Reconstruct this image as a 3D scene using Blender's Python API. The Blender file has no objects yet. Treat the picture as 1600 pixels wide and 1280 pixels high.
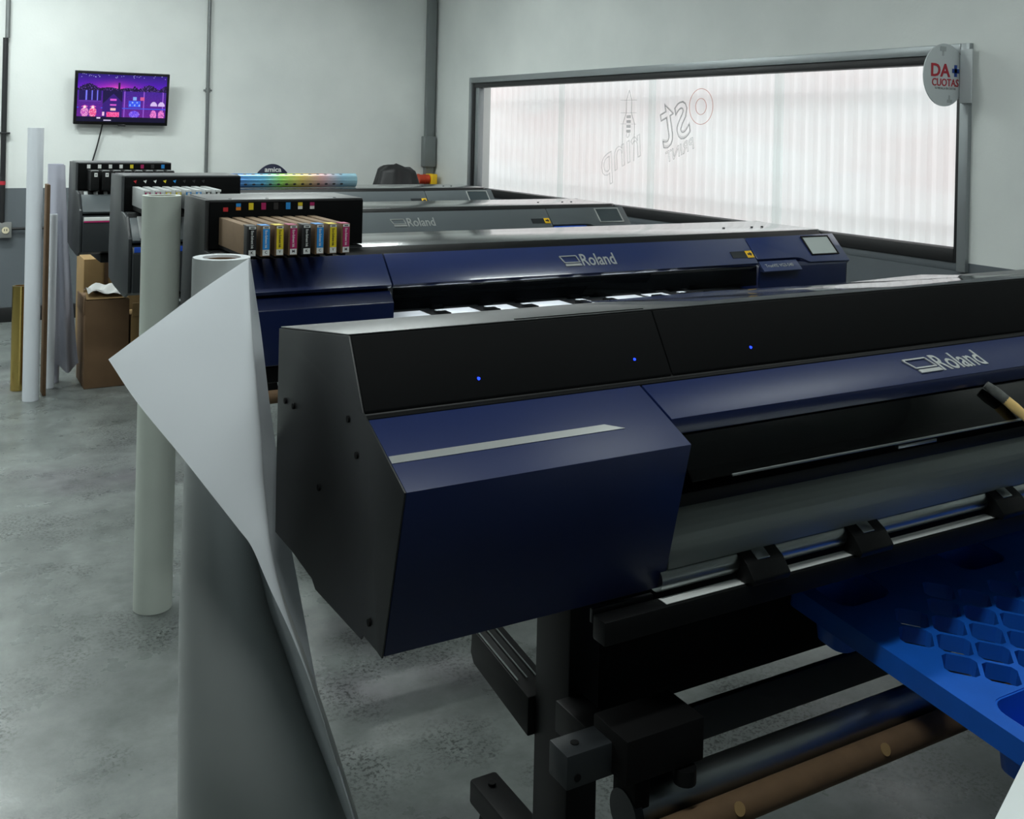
import bpy, bmesh, math, random
from mathutils import Vector, Matrix
random.seed(7)
S = bpy.context.scene
COL = S.collection

# ------------------------------------------------------------------ camera
F_PX, PPX, PPY = 1614.0, 800.0, 203.0
ROLL, YAW, EYE = math.atan(.0228), math.atan(929 / 1614), 1.6
cd = bpy.data.cameras.new('camera')
cam = bpy.data.objects.new('camera', cd)
COL.objects.link(cam)
fw = Vector((math.sin(YAW), math.cos(YAW), 0))
rt = Vector((math.cos(YAW), -math.sin(YAW), 0))
upv = Vector((0, 0, 1))
ri = math.cos(ROLL) * rt + math.sin(ROLL) * upv
ui = -math.sin(ROLL) * rt + math.cos(ROLL) * upv
M = Matrix((ri, ui, -fw)).transposed().to_4x4()
M.translation = Vector((0, 0, EYE))
cam.matrix_world = M
cd.sensor_fit = 'HORIZONTAL'
cd.sensor_width = 36
cd.lens = F_PX / 1600 * 36
cd.shift_x = 0
cd.shift_y = -(640 - PPY) / 1600
cd.clip_start = .05
S.camera = cam

# ------------------------------------------------------------------ light and exposure
S.view_settings.view_transform = 'Standard'
S.view_settings.look = 'None'
S.view_settings.gamma = 1
S.view_settings.use_curve_mapping = False
S.view_settings.exposure = 0.0
W = bpy.data.worlds.new('overcast_sky')
S.world = W
W.use_nodes = True
bg = W.node_tree.nodes['Background']
bg.inputs[0].default_value = (.93, .96, 1, 1)
bg.inputs[1].default_value = 2.25
LAMPS = [(.5, .9, 25, 'over the nearest roll'), (-1.7, 2.8, 14, 'by the left wall'), (-.9, 5.2, 40, 'over the bare floor'), (2.3, 6.8, 30, 'over the farthest printer'),
         (.1, 7.6, 54, 'nearest the television'), (-2.8, 7.3, 44, 'in the far left corner'), (1.2, 4.25, 26, 'between the navy and the grey printer'), (2.9, 1.65, 15, 'over the blue pallet, added to brighten it')]  # pallet lamp is an addition that brightens the pallet and nearby floor
LAMP_Z = 3.22


# ------------------------------------------------------------------ materials
def lin(c):
    return tuple(((v / 255) / 12.92 if v / 255 <= .04045 else ((v / 255 + .055) / 1.055) ** 2.4) for v in c) + (1,)


def mat(name, rgb, rough=.5, metal=0, spec=.5, noise=0, nscale=8, bump=0, bscale=200, coat=0, rvar=0):
    m = bpy.data.materials.new(name)
    m.use_nodes = True
    nt = m.node_tree
    p = nt.nodes['Principled BSDF']
    c = lin(rgb)
    p.inputs['Base Color'].default_value = c
    p.inputs['Roughness'].default_value = rough
    p.inputs['Metallic'].default_value = metal
    p.inputs['Specular IOR Level'].default_value = spec
    if coat:
        p.inputs['Coat Weight'].default_value = coat
        p.inputs['Coat Roughness'].default_value = .08
    tc = nt.nodes.new('ShaderNodeTexCoord')
    if noise:
        n = nt.nodes.new('ShaderNodeTexNoise')
        n.inputs['Scale'].default_value = nscale
        n.inputs['Detail'].default_value = 6
        nt.links.new(tc.outputs['Object'], n.inputs['Vector'])
        r = nt.nodes.new('ShaderNodeValToRGB')
        r.color_ramp.elements[0].position = .3
        r.color_ramp.elements[1].position = .7
        r.color_ramp.elements[0].color = tuple(v * (1 - noise) for v in c[:3]) + (1,)
        r.color_ramp.elements[1].color = tuple(min(1, v * (1 + noise)) for v in c[:3]) + (1,)
        nt.links.new(n.outputs['Fac'], r.inputs['Fac'])
        nt.links.new(r.outputs['Color'], p.inputs['Base Color'])
    if bump:
        n2 = nt.nodes.new('ShaderNodeTexNoise')
        n2.inputs['Scale'].default_value = bscale
        n2.inputs['Detail'].default_value = 3
        nt.links.new(tc.outputs['Object'], n2.inputs['Vector'])
        b = nt.nodes.new('ShaderNodeBump')
        b.inputs['Strength'].default_value = bump
        b.inputs['Distance'].default_value = .002
        nt.links.new(n2.outputs['Fac'], b.inputs['Height'])
        nt.links.new(b.outputs['Normal'], p.inputs['Normal'])
    return m


def emis(name, rgb, strength):
    m = mat(name, rgb, .4)
    p = m.node_tree.nodes['Principled BSDF']
    p.inputs['Emission Color'].default_value = lin(rgb)
    p.inputs['Emission Strength'].default_value = strength
    return m


def wall_mat(name, split):
    """off-white paint above, dark grey dado paint below the split height"""
    m = mat(name, (225, 230, 227), .6)
    nt = m.node_tree
    p = nt.nodes['Principled BSDF']
    g = nt.nodes.new('ShaderNodeNewGeometry')
    sx = nt.nodes.new('ShaderNodeSeparateXYZ')
    nt.links.new(g.outputs['Position'], sx.inputs[0])
    gt = nt.nodes.new('ShaderNodeMath')
    gt.operation = 'GREATER_THAN'
    gt.inputs[1].default_value = split
    nt.links.new(sx.outputs['Z'], gt.inputs[0])
    n = nt.nodes.new('ShaderNodeTexNoise')
    n.inputs['Scale'].default_value = 1.3
    n.inputs['Detail'].default_value = 7
    nt.links.new(g.outputs['Position'], n.inputs['Vector'])
    r = nt.nodes.new('ShaderNodeValToRGB')
    r.color_ramp.elements[0].position = .25
    r.color_ramp.elements[1].position = .75
    r.color_ramp.elements[0].color = lin((208, 213, 211))
    r.color_ramp.elements[1].color = lin((229, 233, 230))
    nt.links.new(n.outputs['Fac'], r.inputs['Fac'])
    mx = nt.nodes.new('ShaderNodeMix')
    mx.data_type = 'RGBA'
    nt.links.new(gt.outputs[0], mx.inputs[0])
    mx.inputs[6].default_value = lin((92, 99, 104))
    nt.links.new(r.outputs['Color'], mx.inputs[7])
    nt.links.new(mx.outputs[2], p.inputs['Base Color'])
    n3 = nt.nodes.new('ShaderNodeTexNoise')
    n3.inputs['Scale'].default_value = 60
    nt.links.new(g.outputs['Position'], n3.inputs['Vector'])
    b = nt.nodes.new('ShaderNodeBump')
    b.inputs['Strength'].default_value = .12
    b.inputs['Distance'].default_value = .004
    nt.links.new(n3.outputs['Fac'], b.inputs['Height'])
    nt.links.new(b.outputs['Normal'], p.inputs['Normal'])
    return m


def floor_mat():
    m = mat('polished_concrete', (150, 156, 154), .32)
    nt = m.node_tree
    p = nt.nodes['Principled BSDF']
    g = nt.nodes.new('ShaderNodeNewGeometry')

    def noise(sc, det, rough=.6):
        n = nt.nodes.new('ShaderNodeTexNoise')
        n.inputs['Scale'].default_value = sc
        n.inputs['Detail'].default_value = det
        n.inputs['Roughness'].default_value = rough
        nt.links.new(g.outputs['Position'], n.inputs['Vector'])
        return n

    def ramp(src, a, b, ca, cb):
        r = nt.nodes.new('ShaderNodeValToRGB')
        r.color_ramp.elements[0].position = a
        r.color_ramp.elements[1].position = b
        r.color_ramp.elements[0].color = ca
        r.color_ramp.elements[1].color = cb
        nt.links.new(src.outputs['Fac'], r.inputs['Fac'])
        return r

    def mul(a, b):
        x = nt.nodes.new('ShaderNodeMix')
        x.data_type = 'RGBA'
        x.blend_type = 'MULTIPLY'
        x.inputs[0].default_value = 1
        nt.links.new(a, x.inputs[6])
        nt.links.new(b, x.inputs[7])
        return x.outputs[2]
    base = ramp(noise(2.2, 8), .3, .7, lin((98, 104, 102)), lin((134, 140, 138)))
    # pitted, scuffed patches: fine dark specks that gather in places
    specks = ramp(noise(80, 5, .7), .43, .5, (.3, .3, .3, 1), (1, 1, 1, 1))
    where = ramp(noise(2.6, 3), .47, .62, (0, 0, 0, 1), (1, 1, 1, 1))
    mx = nt.nodes.new('ShaderNodeMix')
    mx.data_type = 'RGBA'
    nt.links.new(where.outputs['Color'], mx.inputs[0])
    mx.inputs[6].default_value = (1, 1, 1, 1)
    nt.links.new(specks.outputs['Color'], mx.inputs[7])
    fine = ramp(noise(14, 9, .7), .34, .66, (.8, .8, .8, 1), (1.1, 1.1, 1.1, 1))
    tint = ramp(noise(1.15, 3), .55, .72, (1, 1, 1, 1), (.94, .84, .93, 1))
    c = mul(mul(mul(base.outputs['Color'], mx.outputs[2]), fine.outputs['Color']), tint.outputs['Color'])
    nt.links.new(c, p.inputs['Base Color'])
    rr = ramp(noise(4, 5), .3, .7, (.22, .22, .22, 1), (.42, .42, .42, 1))
    nt.links.new(rr.outputs['Color'], p.inputs['Roughness'])
    b = nt.nodes.new('ShaderNodeBump')
    b.inputs['Strength'].default_value = .15
    b.inputs['Distance'].default_value = .003
    nt.links.new(noise(40, 6).outputs['Fac'], b.inputs['Height'])
    nt.links.new(b.outputs['Normal'], p.inputs['Normal'])
    return m


def thin_glass(name, tint, gloss_rough=.02, gl_amt=.9):
    """thin pane: tinted transparency with a fresnel gloss"""
    m = bpy.data.materials.new(name)
    m.use_nodes = True
    nt = m.node_tree
    nt.nodes.remove(nt.nodes['Principled BSDF'])
    out = nt.nodes['Material Output']
    t = nt.nodes.new('ShaderNodeBsdfTransparent')
    t.inputs[0].default_value = tint
    gl = nt.nodes.new('ShaderNodeBsdfGlossy')
    gl.inputs['Roughness'].default_value = gloss_rough
    lw_ = nt.nodes.new('ShaderNodeLayerWeight')
    lw_.inputs[0].default_value = .5
    pw_ = nt.nodes.new('ShaderNodeMath')
    pw_.operation = 'POWER'
    pw_.inputs[1].default_value = 5
    nt.links.new(lw_.outputs['Facing'], pw_.inputs[0])
    fr = nt.nodes.new('ShaderNodeMath')
    fr.operation = 'MULTIPLY_ADD'
    fr.inputs[1].default_value = gl_amt
    fr.inputs[2].default_value = .04 if gl_amt > .5 else .01
    nt.links.new(pw_.outputs[0], fr.inputs[0])
    mx = nt.nodes.new('ShaderNodeMixShader')
    nt.links.new(fr.outputs[0], mx.inputs[0])
    nt.links.new(t.outputs[0], mx.inputs[1])
    nt.links.new(gl.outputs[0], mx.inputs[2])
    nt.links.new(mx.outputs[0], out.inputs[0])
    return m


def fence_mat():
    """translucent corrugated sheet outside the window, stained pinkish in places"""
    m = bpy.data.materials.new('translucent_corrugated_sheet')
    m.use_nodes = True
    nt = m.node_tree
    nt.nodes.remove(nt.nodes['Principled BSDF'])
    out = nt.nodes['Material Output']
    g = nt.nodes.new('ShaderNodeNewGeometry')
    mp = nt.nodes.new('ShaderNodeMapping')
    mp.inputs['Scale'].default_value = (.1, .3, 1.3)
    nt.links.new(g.outputs['Position'], mp.inputs[0])
    n = nt.nodes.new('ShaderNodeTexNoise')
    n.inputs['Scale'].default_value = 1.6
    n.inputs['Detail'].default_value = 4
    nt.links.new(mp.outputs[0], n.inputs['Vector'])
    r = nt.nodes.new('ShaderNodeValToRGB')
    r.color_ramp.elements[0].position = .36
    r.color_ramp.elements[1].position = .62
    r.color_ramp.elements[0].color = (.86, .79, .77, 1)
    r.color_ramp.elements[1].color = (.90, .89, .87, 1)
    nt.links.new(n.outputs['Fac'], r.inputs['Fac'])
    d = nt.nodes.new('ShaderNodeBsdfDiffuse')
    t = nt.nodes.new('ShaderNodeBsdfTranslucent')
    nt.links.new(r.outputs['Color'], d.inputs[0])
    nt.links.new(r.outputs['Color'], t.inputs[0])
    mx = nt.nodes.new('ShaderNodeMixShader')
    mx.inputs[0].default_value = .6
    nt.links.new(d.outputs[0], mx.inputs[1])
    nt.links.new(t.outputs[0], mx.inputs[2])
    nt.links.new(mx.outputs[0], out.inputs[0])
    return m


def holo_mat():
    """metallised film: rainbow tint running along the roll, dark print repeat"""
    m = mat('holographic_film', (200, 210, 215), .2, .55)
    nt = m.node_tree
    p = nt.nodes['Principled BSDF']
    tc = nt.nodes.new('ShaderNodeTexCoord')
    sx = nt.nodes.new('ShaderNodeSeparateXYZ')
    nt.links.new(tc.outputs['Object'], sx.inputs[0])
    mr = nt.nodes.new('ShaderNodeMapRange')
    mr.inputs[1].default_value = 0
    mr.inputs[2].default_value = 1.35
    nt.links.new(sx.outputs['X'], mr.inputs[0])
    r = nt.nodes.new('ShaderNodeValToRGB')
    els = r.color_ramp.elements
    stops = [(0, (200, 120, 200)), (.3, (90, 120, 230)), (.5, (120, 200, 240)), (.58, (170, 240, 120)), (.68, (240, 215, 120)), (.78, (240, 190, 190)), (.88, (170, 215, 240)), (1, (190, 235, 245))]
    els[0].position, els[0].color = stops[0][0], lin(stops[0][1])
    els[1].position, els[1].color = 1, lin(stops[-1][1])
    for q, c in stops[1:-1]:
        e = els.new(q)
        e.color = lin(c)
    nt.links.new(mr.outputs[0], r.inputs['Fac'])
    nt.links.new(r.outputs['Color'], p.inputs['Base Color'])
    return m


def color_attr_mat(name, strength):
    m = bpy.data.materials.new(name)
    m.use_nodes = True
    nt = m.node_tree
    p = nt.nodes['Principled BSDF']
    a = nt.nodes.new('ShaderNodeVertexColor')
    a.layer_name = 'picture'
    p.inputs['Base Color'].default_value = (.01, .01, .012, 1)
    p.inputs['Roughness'].default_value = .25
    nt.links.new(a.outputs['Color'], p.inputs['Emission Color'])
    p.inputs['Emission Strength'].default_value = strength
    return m


MT = dict(
    black=mat('satin_black_steel', (22, 24, 25), .42, bump=.05, bscale=900),
    blackface=mat('black_cover', (10, 11, 12), .7, spec=.1),
    deep=mat('matte_black', (8, 8, 9), .7, spec=.2),
    rubber=mat('black_plastic', (12, 13, 14), .5, spec=.25),
    blue=mat('navy_blue_paint', (29, 46, 98), .32, bump=.02, bscale=900, coat=.8),
    bluesatin=mat('navy_blue_satin_paint', (18, 34, 80), .42, bump=.03, bscale=900, spec=.38),
    bluedark=mat('navy_blue_paint_shaded', (18, 30, 70), .3, coat=.5),  # same navy paint, darkened to put shade into the lower fronts
    grey=mat('charcoal_grey_paint', (92, 99, 102), .36, bump=.05, bscale=900),
    greydark=mat('dark_grey_paint', (38, 42, 45), .45),
    topgrey=mat('grey_gloss_top', (56, 58, 60), .2, bump=.01, bscale=900, coat=1),
    toprough=mat('grey_satin_top', (58, 60, 61), .42, bump=.01, bscale=900),
    steel=mat('brushed_steel', (170, 176, 176), .28, 1),
    alu=mat('aluminium_rail', (150, 155, 155), .35, 1),
    apron=mat('grey_guide_plate', (150, 156, 152), .42, .5),
    emblem=mat('silver_lettering', (205, 207, 205), .3, .7),
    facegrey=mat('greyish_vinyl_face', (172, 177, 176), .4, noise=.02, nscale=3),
    white=mat('white_vinyl', (226, 231, 238), .35, noise=.02, nscale=3, spec=.5),
    paper=mat('white_media', (232, 237, 242), .2),
    greenwhite=mat('greyish_white_vinyl', (205, 213, 204), .4, noise=.03, nscale=4),
    lilac=mat('lilac_grey_film', (190, 192, 206), .28, noise=.06, nscale=4),
    core=mat('brown_cardboard_core', (106, 82, 58), .8, noise=.12, nscale=20),
    card=mat('corrugated_cardboard', (112, 87, 62), .85, noise=.08, nscale=9, bump=.1, bscale=60),
    cardlight=mat('light_cardboard', (150, 122, 80), .85, noise=.08, nscale=9),
    gold=mat('gold_foil', (214, 186, 110), .18, 1),
    ccream=mat('cartridge_cardboard', (136, 113, 88), .8, noise=.06, nscale=30),
    cgrey=mat('cartridge_grey_plastic', (170, 174, 174), .4),
    K=mat('black_print', (22, 22, 24), .5), C=mat('cyan_print', (38, 140, 214), .5),
    Y=mat('yellow_print', (226, 204, 40), .5), Mg=mat('magenta_print', (170, 28, 96), .5),
    R=mat('red_print', (196, 40, 48), .5), O=mat('orange_print', (226, 130, 40), .5),
    lw=mat('white_print', (226, 228, 226), .5), lk=mat('dark_print', (40, 40, 42), .5),
    yellow=mat('yellow_plastic', (246, 196, 30), .45),
    screen=mat('display_glass_reflection', (190, 198, 196), .12, 0, .6),  # pale tone paints the window's reflection into the display
    screendark=mat('dark_display_glass', (64, 74, 78), .12, 0, .6),
    nblue=mat('blue_name_strip', (30, 84, 200), .4),
    nnavy=mat('navy_name_strip', (60, 72, 112), .3),
    smoke=thin_glass('smoked_acrylic', (.16, .17, .18, 1), .03),
    clear=thin_glass('clear_film', (.86, .88, .9, 1), .06),
    glass=thin_glass('window_glass', (.97, .98, .98, 1), .01, .25),
    seam=thin_glass('film_overlap', (.93, .955, .95, 1), .3, .1),
    stroke=thin_glass('pale_decal_outline', (.90, .90, .90, 1), .4, .1),
    strokegrey=thin_glass('grey_decal_outline', (.72, .73, .73, 1), .4, .1),
    strokered=thin_glass('red_decal_outline', (.86, .66, .62, 1), .4, .1),
    frame=mat('silver_aluminium_frame', (150, 156, 158), .4, .5),
    gasket=mat('black_gasket', (24, 25, 27), .5),
    pipeg=mat('galvanised_pipe', (120, 124, 124), .45, .6),
    pipek=mat('black_pipe', (26, 27, 29), .5),
    trunk=mat('grey_trunking', (112, 118, 118), .55),
    outlet=mat('outlet_grey', (120, 122, 120), .5), ivory=mat('ivory_socket', (214, 206, 176), .5),
    tvblack=mat('tv_gloss_black', (14, 14, 17), .25),
    cloth=mat('black_cover_cloth', (26, 27, 29), .5, noise=.2, nscale=10),
    pallet=mat('blue_pallet_plastic', (28, 108, 222), .4, noise=.06, nscale=14, bump=.1, bscale=80),
    navyplq=mat('dark_navy_plaque', (28, 34, 62), .4),
    signw=mat('white_sign_board', (200, 206, 208), .45), tape=mat('clear_grey_tape', (168, 174, 176), .35),
    sred=mat('sign_red', (176, 36, 52), .5), sblue=mat('sign_blue', (38, 72, 150), .5),
    tablew=mat('white_laminate', (232, 238, 238), .4),
    wood=mat('yellow_wood_handle', (222, 188, 120), .6, noise=.15, nscale=30),
    bristle=mat('dark_bristle', (86, 88, 86), .8, noise=.3, nscale=60),
    led=emis('blue_indicator', (30, 60, 255), 3),
    lamp=emis('lamp_diffuser', (240, 255, 250), 4),
    housing=mat('lamp_housing', (220, 222, 222), .5),
    floor=floor_mat(), wallb=wall_mat('wall_paint', 1.052), wallr=wall_mat('wall_paint_window_side', 1.018),
    ceil=mat('ceiling_paint', (210, 214, 214), .8), ground=mat('outside_ground', (150, 150, 146), .9),
    fence=fence_mat(), holo=holo_mat(), tvpic=color_attr_mat('tv_picture', 1.0),
    base=mat('black_baseboard', (20, 21, 23), .5),
    silldark=mat('dark_grey_sill', (92, 99, 104), .6),
    walld=mat('dark_grey_wall_paint', (104, 108, 110), .6),
    orange=mat('amber_red_plastic', (190, 60, 26), .35),
    plastic=mat('clear_plastic_wrap', (205, 207, 205), .2),
)


for k_ in ('topgrey', 'toprough'):
    p_ = MT[k_].node_tree.nodes['Principled BSDF']
    p_.inputs['IOR'].default_value = 2.1
    p_.inputs['Coat IOR'].default_value = 1.8
    p_.inputs['Coat Roughness'].default_value = .16


# ------------------------------------------------------------------ geometry helper
class B:
    def __init__(self):
        self.bm = bmesh.new()

    def _merge(self, bm2):
        me = bpy.data.meshes.new('t')
        bm2.to_mesh(me)
        bm2.free()
        self.bm.from_mesh(me)
        bpy.data.meshes.remove(me)
        return self

    def box(self, x0, x1, y0, y1, z0, z1, bev=.003, seg=2, rot=None, at=None):
        b = bmesh.new()
        bmesh.ops.create_cube(b, size=1)
        for v in b.verts:
            v.co = Vector(((x0 + x1) / 2 + v.co.x * (x1 - x0), (y0 + y1) / 2 + v.co.y * (y1 - y0), (z0 + z1) / 2 + v.co.z * (z1 - z0)))
        if bev:
            bev = min(bev, abs(x1 - x0) * .4, abs(y1 - y0) * .4, abs(z1 - z0) * .4)
            bmesh.ops.bevel(b, geom=b.edges[:], offset=bev, segments=seg, affect='EDGES', profile=.5)
        if rot is not None:
            bmesh.ops.transform(b, matrix=rot, verts=b.verts[:])
        return self._merge(b)

    def plate(self, pts, o, u, v, th, bev=.0015):
        """polygon pts (a,b) on plane o + a*u + b*v, thickened by th along u x v"""
        b = bmesh.new()
        u, v, o = Vector(u).normalized(), Vector(v).normalized(), Vector(o)
        n = u.cross(v).normalized()
        vs = [b.verts.new(o + u * p[0] + v * p[1]) for p in pts]
        f = b.faces.new(vs)
        r = bmesh.ops.extrude_face_region(b, geom=[f])
        bmesh.ops.translate(b, vec=n * th, verts=[e for e in r['geom'] if isinstance(e, bmesh.types.BMVert)])
        bmesh.ops.recalc_face_normals(b, faces=b.faces[:])
        if bev:
            bmesh.ops.bevel(b, geom=b.edges[:], offset=bev, segments=2, affect='EDGES', profile=.5)
        return self._merge(b)

    def prism(self, prof, x0, x1, bev=.003):
        """(y,z) profile extruded along x"""
        return self.plate(prof, (x0, 0, 0), (0, 1, 0), (0, 0, 1), x1 - x0, bev)

    def tube(self, path, r, n=12, cap=True):
        b = bmesh.new()
        P = [Vector(p) for p in path]
        R = r if isinstance(r, (list, tuple)) else [r] * len(P)
        rings = []
        t0 = (P[1] - P[0]).normalized()
        a = t0.orthogonal().normalized()
        for i, p in enumerate(P):
            t = (P[min(i + 1, len(P) - 1)] - P[max(i - 1, 0)]).normalized()
            a = (a - t * a.dot(t)).normalized()
            c = t.cross(a)
            rings.append([b.verts.new(p + (a * math.cos(2 * math.pi * k / n) + c * math.sin(2 * math.pi * k / n)) * R[i]) for k in range(n)])
        for i in range(len(P) - 1):
            for k in range(n):
                b.faces.new((rings[i][k], rings[i][(k + 1) % n], rings[i + 1][(k + 1) % n], rings[i + 1][k]))
        if cap:
            b.faces.new(rings[0][::-1])
            b.faces.new(rings[-1])
        bmesh.ops.recalc_face_normals(b, faces=b.faces[:])
        return self._merge(b)

    def pipe(self, p0, p1, ro, ri, n=40):
        """hollow straight tube"""
        b = bmesh.new()
        p0, p1 = Vector(p0), Vector(p1)
        t = (p1 - p0).normalized()
        a = t.orthogonal().normalized()
        c = t.cross(a)

        def ring(p, r):
            return [b.verts.new(p + (a * math.cos(2 * math.pi * k / n) + c * math.sin(2 * math.pi * k / n)) * r) for k in range(n)]
        rs = [ring(p0, ri), ring(p0, ro), ring(p1, ro), ring(p1, ri)]
        for i in range(4):
            j = (i + 1) % 4
            for k in range(n):
                b.faces.new((rs[i][k], rs[i][(k + 1) % n], rs[j][(k + 1) % n], rs[j][k]))
        bmesh.ops.recalc_face_normals(b, faces=b.faces[:])
        return self._merge(b)

    def grid(self, rows, close=False):
        b = bmesh.new()
        V = [[b.verts.new(Vector(p)) for p in r] for r in rows]
        m = len(V[0])
        for i in range(len(V) - 1):
            for j in range(m if close else m - 1):
                q = (V[i][j], V[i][(j + 1) % m], V[i + 1][(j + 1) % m], V[i + 1][j])
                try:
                    b.faces.new(q)
                except ValueError:
                    pass
        return self._merge(b)

    def thicken(self, th):
        bmesh.ops.recalc_face_normals(self.bm, faces=self.bm.faces[:])
        bmesh.ops.solidify(self.bm, geom=self.bm.faces[:], thickness=th)
        return self

    def mesh_at(self, me, m4):
        b = bmesh.new()
        b.from_mesh(me)
        bmesh.ops.transform(b, matrix=m4, verts=b.verts[:])
        return self._merge(b)


def finish(bm, me, ang=38):
    lim = math.radians(ang)
    for f in bm.faces:
        f.smooth = True
    for e in bm.edges:
        if len(e.link_faces) == 2:
            try:
                if e.calc_face_angle() > lim:
                    e.smooth = False
            except ValueError:
                pass
    bm.to_mesh(me)


def obj(name, b, m, parent=None, label=None, kind=None):
    """one mesh object; vertices are given in world space, stored relative to the parent thing"""
    me = bpy.data.meshes.new(name)
    off = Vector()
    p = parent
    while p is not None:
        off += p.location
        p = p.parent
    bmesh.ops.translate(b.bm, vec=-off, verts=b.bm.verts[:])
    finish(b.bm, me)
    b.bm.free()
    me.materials.append(MT[m] if isinstance(m, str) else m)
    o = bpy.data.objects.new(name, me)
    COL.objects.link(o)
    o.parent = parent
    if label:
        o['label'] = label
    if kind:
        o['kind'] = kind
    return o


def thing(name, label, cat, loc=(0, 0, 0), group=None):
    o = bpy.data.objects.new(name, None)
    COL.objects.link(o)
    o.location = loc
    o.empty_display_size = .1
    o['label'] = label
    o['category'] = cat
    if group:
        o['group'] = group
    return o


def single(name, b, m, label, cat, origin, group=None):
    """a thing that is one mesh, its origin at its base"""
    bmesh.ops.translate(b.bm, vec=-Vector(origin), verts=b.bm.verts[:])
    o = obj(name, b, m)
    o.location = origin
    o['label'] = label
    o['category'] = cat
    if group:
        o['group'] = group
    return o


_tc = {}


def text_mesh(s, bold=0.0, outline=False, depth=.02):
    """text as a mesh, cap height about 1, centred at the origin"""
    key = (s, bold, outline, depth)
    if key in _tc:
        return _tc[key]
    c = bpy.data.curves.new('txt', 'FONT')
    c.body = s
    c.size = 1
    c.resolution_u = 3
    c.align_x = 'CENTER'
    c.align_y = 'CENTER'
    if outline:
        c.fill_mode = 'NONE'
        c.bevel_depth = depth
        c.bevel_resolution = 0
    else:
        c.extrude = depth
        c.offset = bold
    o = bpy.data.objects.new('txt', c)
    COL.objects.link(o)
    dg = bpy.context.evaluated_depsgraph_get()
    me = bpy.data.meshes.new_from_object(o.evaluated_get(dg))
    bpy.data.objects.remove(o)
    bpy.data.curves.remove(c)
    xs = [v.co.x for v in me.vertices]
    ys = [v.co.y for v in me.vertices]
    w, h = max(xs) - min(xs), max(ys) - min(ys)
    cx, cy = (max(xs) + min(xs)) / 2, (max(ys) + min(ys)) / 2
    for v in me.vertices:
        v.co.x -= cx
        v.co.y -= cy
    _tc[key] = (me, w, h)
    return _tc[key]


def text(b, s, o, u, v, width=None, height=None, bold=0.0, outline=False, depth=.02, zs=None):
    me, w, h = text_mesh(s, bold, outline, depth)
    u, v = Vector(u).normalized(), Vector(v).normalized()
    n = u.cross(v)
    sx = width / w if width else height / h
    sy = height / h if height else sx
    sz = zs if zs else min(sx, sy)
    m = Matrix(((u.x * sx, v.x * sy, n.x * sz, o[0]), (u.y * sx, v.y * sy, n.y * sz, o[1]), (u.z * sx, v.z * sy, n.z * sz, o[2]), (0, 0, 0, 1)))
    b.mesh_at(me, m)
    return b


def struct(name, b, m, parent=None):
    o = obj(name, b, m, parent)
    if parent is None:
        o['kind'] = 'structure'
    return o


# ------------------------------------------------------------------ room
XW, YB, XL, YF, ZC = 4.319, 9.0, -5.2, -3.2, 3.4
struct('floor', B().box(XL - .2, XW + .2, YF - .2, YB + .2, -.2, 0, 0), 'floor')
struct('ceiling', B().box(XL - .2, XW + .2, YF - .2, YB + .2, ZC, ZC + .15, 0), 'ceil')
struct('wall_back', B().box(XL - .2, XW + .2, YB, YB + .2, 0, ZC, 0), 'wallb')
struct('wall_left', B().box(XL - .2, XL, YF - .2, YB, 0, ZC, 0), 'walld')
struct('wall_front', B().box(XL, XW + .2, YF - .2, YF, 0, ZC, 0), 'walld')
WY0, WY1, WZ0, WZ1 = 3.15, 8.253, .974, 2.06
w = B()
w.box(XW, XW + .2, YF, WY0, 0, ZC, 0)
w.box(XW, XW + .2, WY1, YB, 0, ZC, 0)
w.box(XW, XW + .2, WY0, WY1, 0, WZ0, 0)
w.box(XW, XW + .2, WY0, WY1, WZ1, ZC, 0)
struct('wall_right', w, 'wallr')
struct('baseboard_back', B().box(XL, XW - .02, YB - .015, YB, 0, .115, .003), 'base')
struct('baseboard_right', B().box(XW - .015, XW, YF, YB - .02, 0, .1, .003), 'base')

# window: silver frame, black gasket, four glass panes with film, seams and a mirrored outline decal
win = bpy.data.objects.new('window_1', None)
COL.objects.link(win)
win.location = (XW, WY0, WZ0)
win['kind'] = 'structure'
fx0, fx1 = XW - .025, XW + .09
for nm, (ya, yb, za, zb) in dict(a=(WY0, WY0 + .05, WZ0, WZ1), b=(WY1 - .04, WY1, WZ0, WZ1), c=(WY0 + .05, WY1 - .04, WZ1 - .05, WZ1), d=(WY0 + .05, WY1 - .04, WZ0, WZ0 + .04)).items():
    obj('frame_bar' if nm != 'd' else 'sill_bar', B().box(fx0 if nm != 'd' else XW - .002, fx1, ya, yb, za, zb, .004), 'frame' if nm != 'd' else 'silldark', win)
for ya, yb, za, zb in ((WY0 + .05, WY0 + .075, WZ0 + .04, WZ1 - .05), (WY1 - .09, WY1 - .04, WZ0 + .04, WZ1 - .05), (WY0 + .075, WY1 - .09, WZ1 - .092, WZ1 - .05), (WY0 + .075, WY1 - .09, WZ0 + .04, WZ0 + .105)):
    obj('gasket', B().box(XW - .012, XW + .07, ya, yb, za, zb, .003), 'gasket', win)
obj('jamb_strip', B().box(XW - .004, XW + .05, WY1 - .15, WY1 - .09, WZ0 + .105, WZ1 - .092, .003), 'frame', win)
GX = XW + .05
gy = [WY0 + .075, 4.46, 5.665, 6.815, WY1 - .15]
gz0, gz1 = WZ0 + .105, WZ1 - .092
for k in range(4):
    obj('pane', B().box(GX, GX + .006, gy[k] + .002, gy[k + 1] - .002, gz0, gz1, 0), 'glass', win)
for k in (1, 2, 3):
    obj('film_seam', B().box(GX - .003, GX - .001, gy[k] - .037, gy[k] + .04, gz0, gz1, 0), 'seam', win)
DX = GX - .004


def on_glass(y, z, x=DX):
    return (x, y, z)


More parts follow.
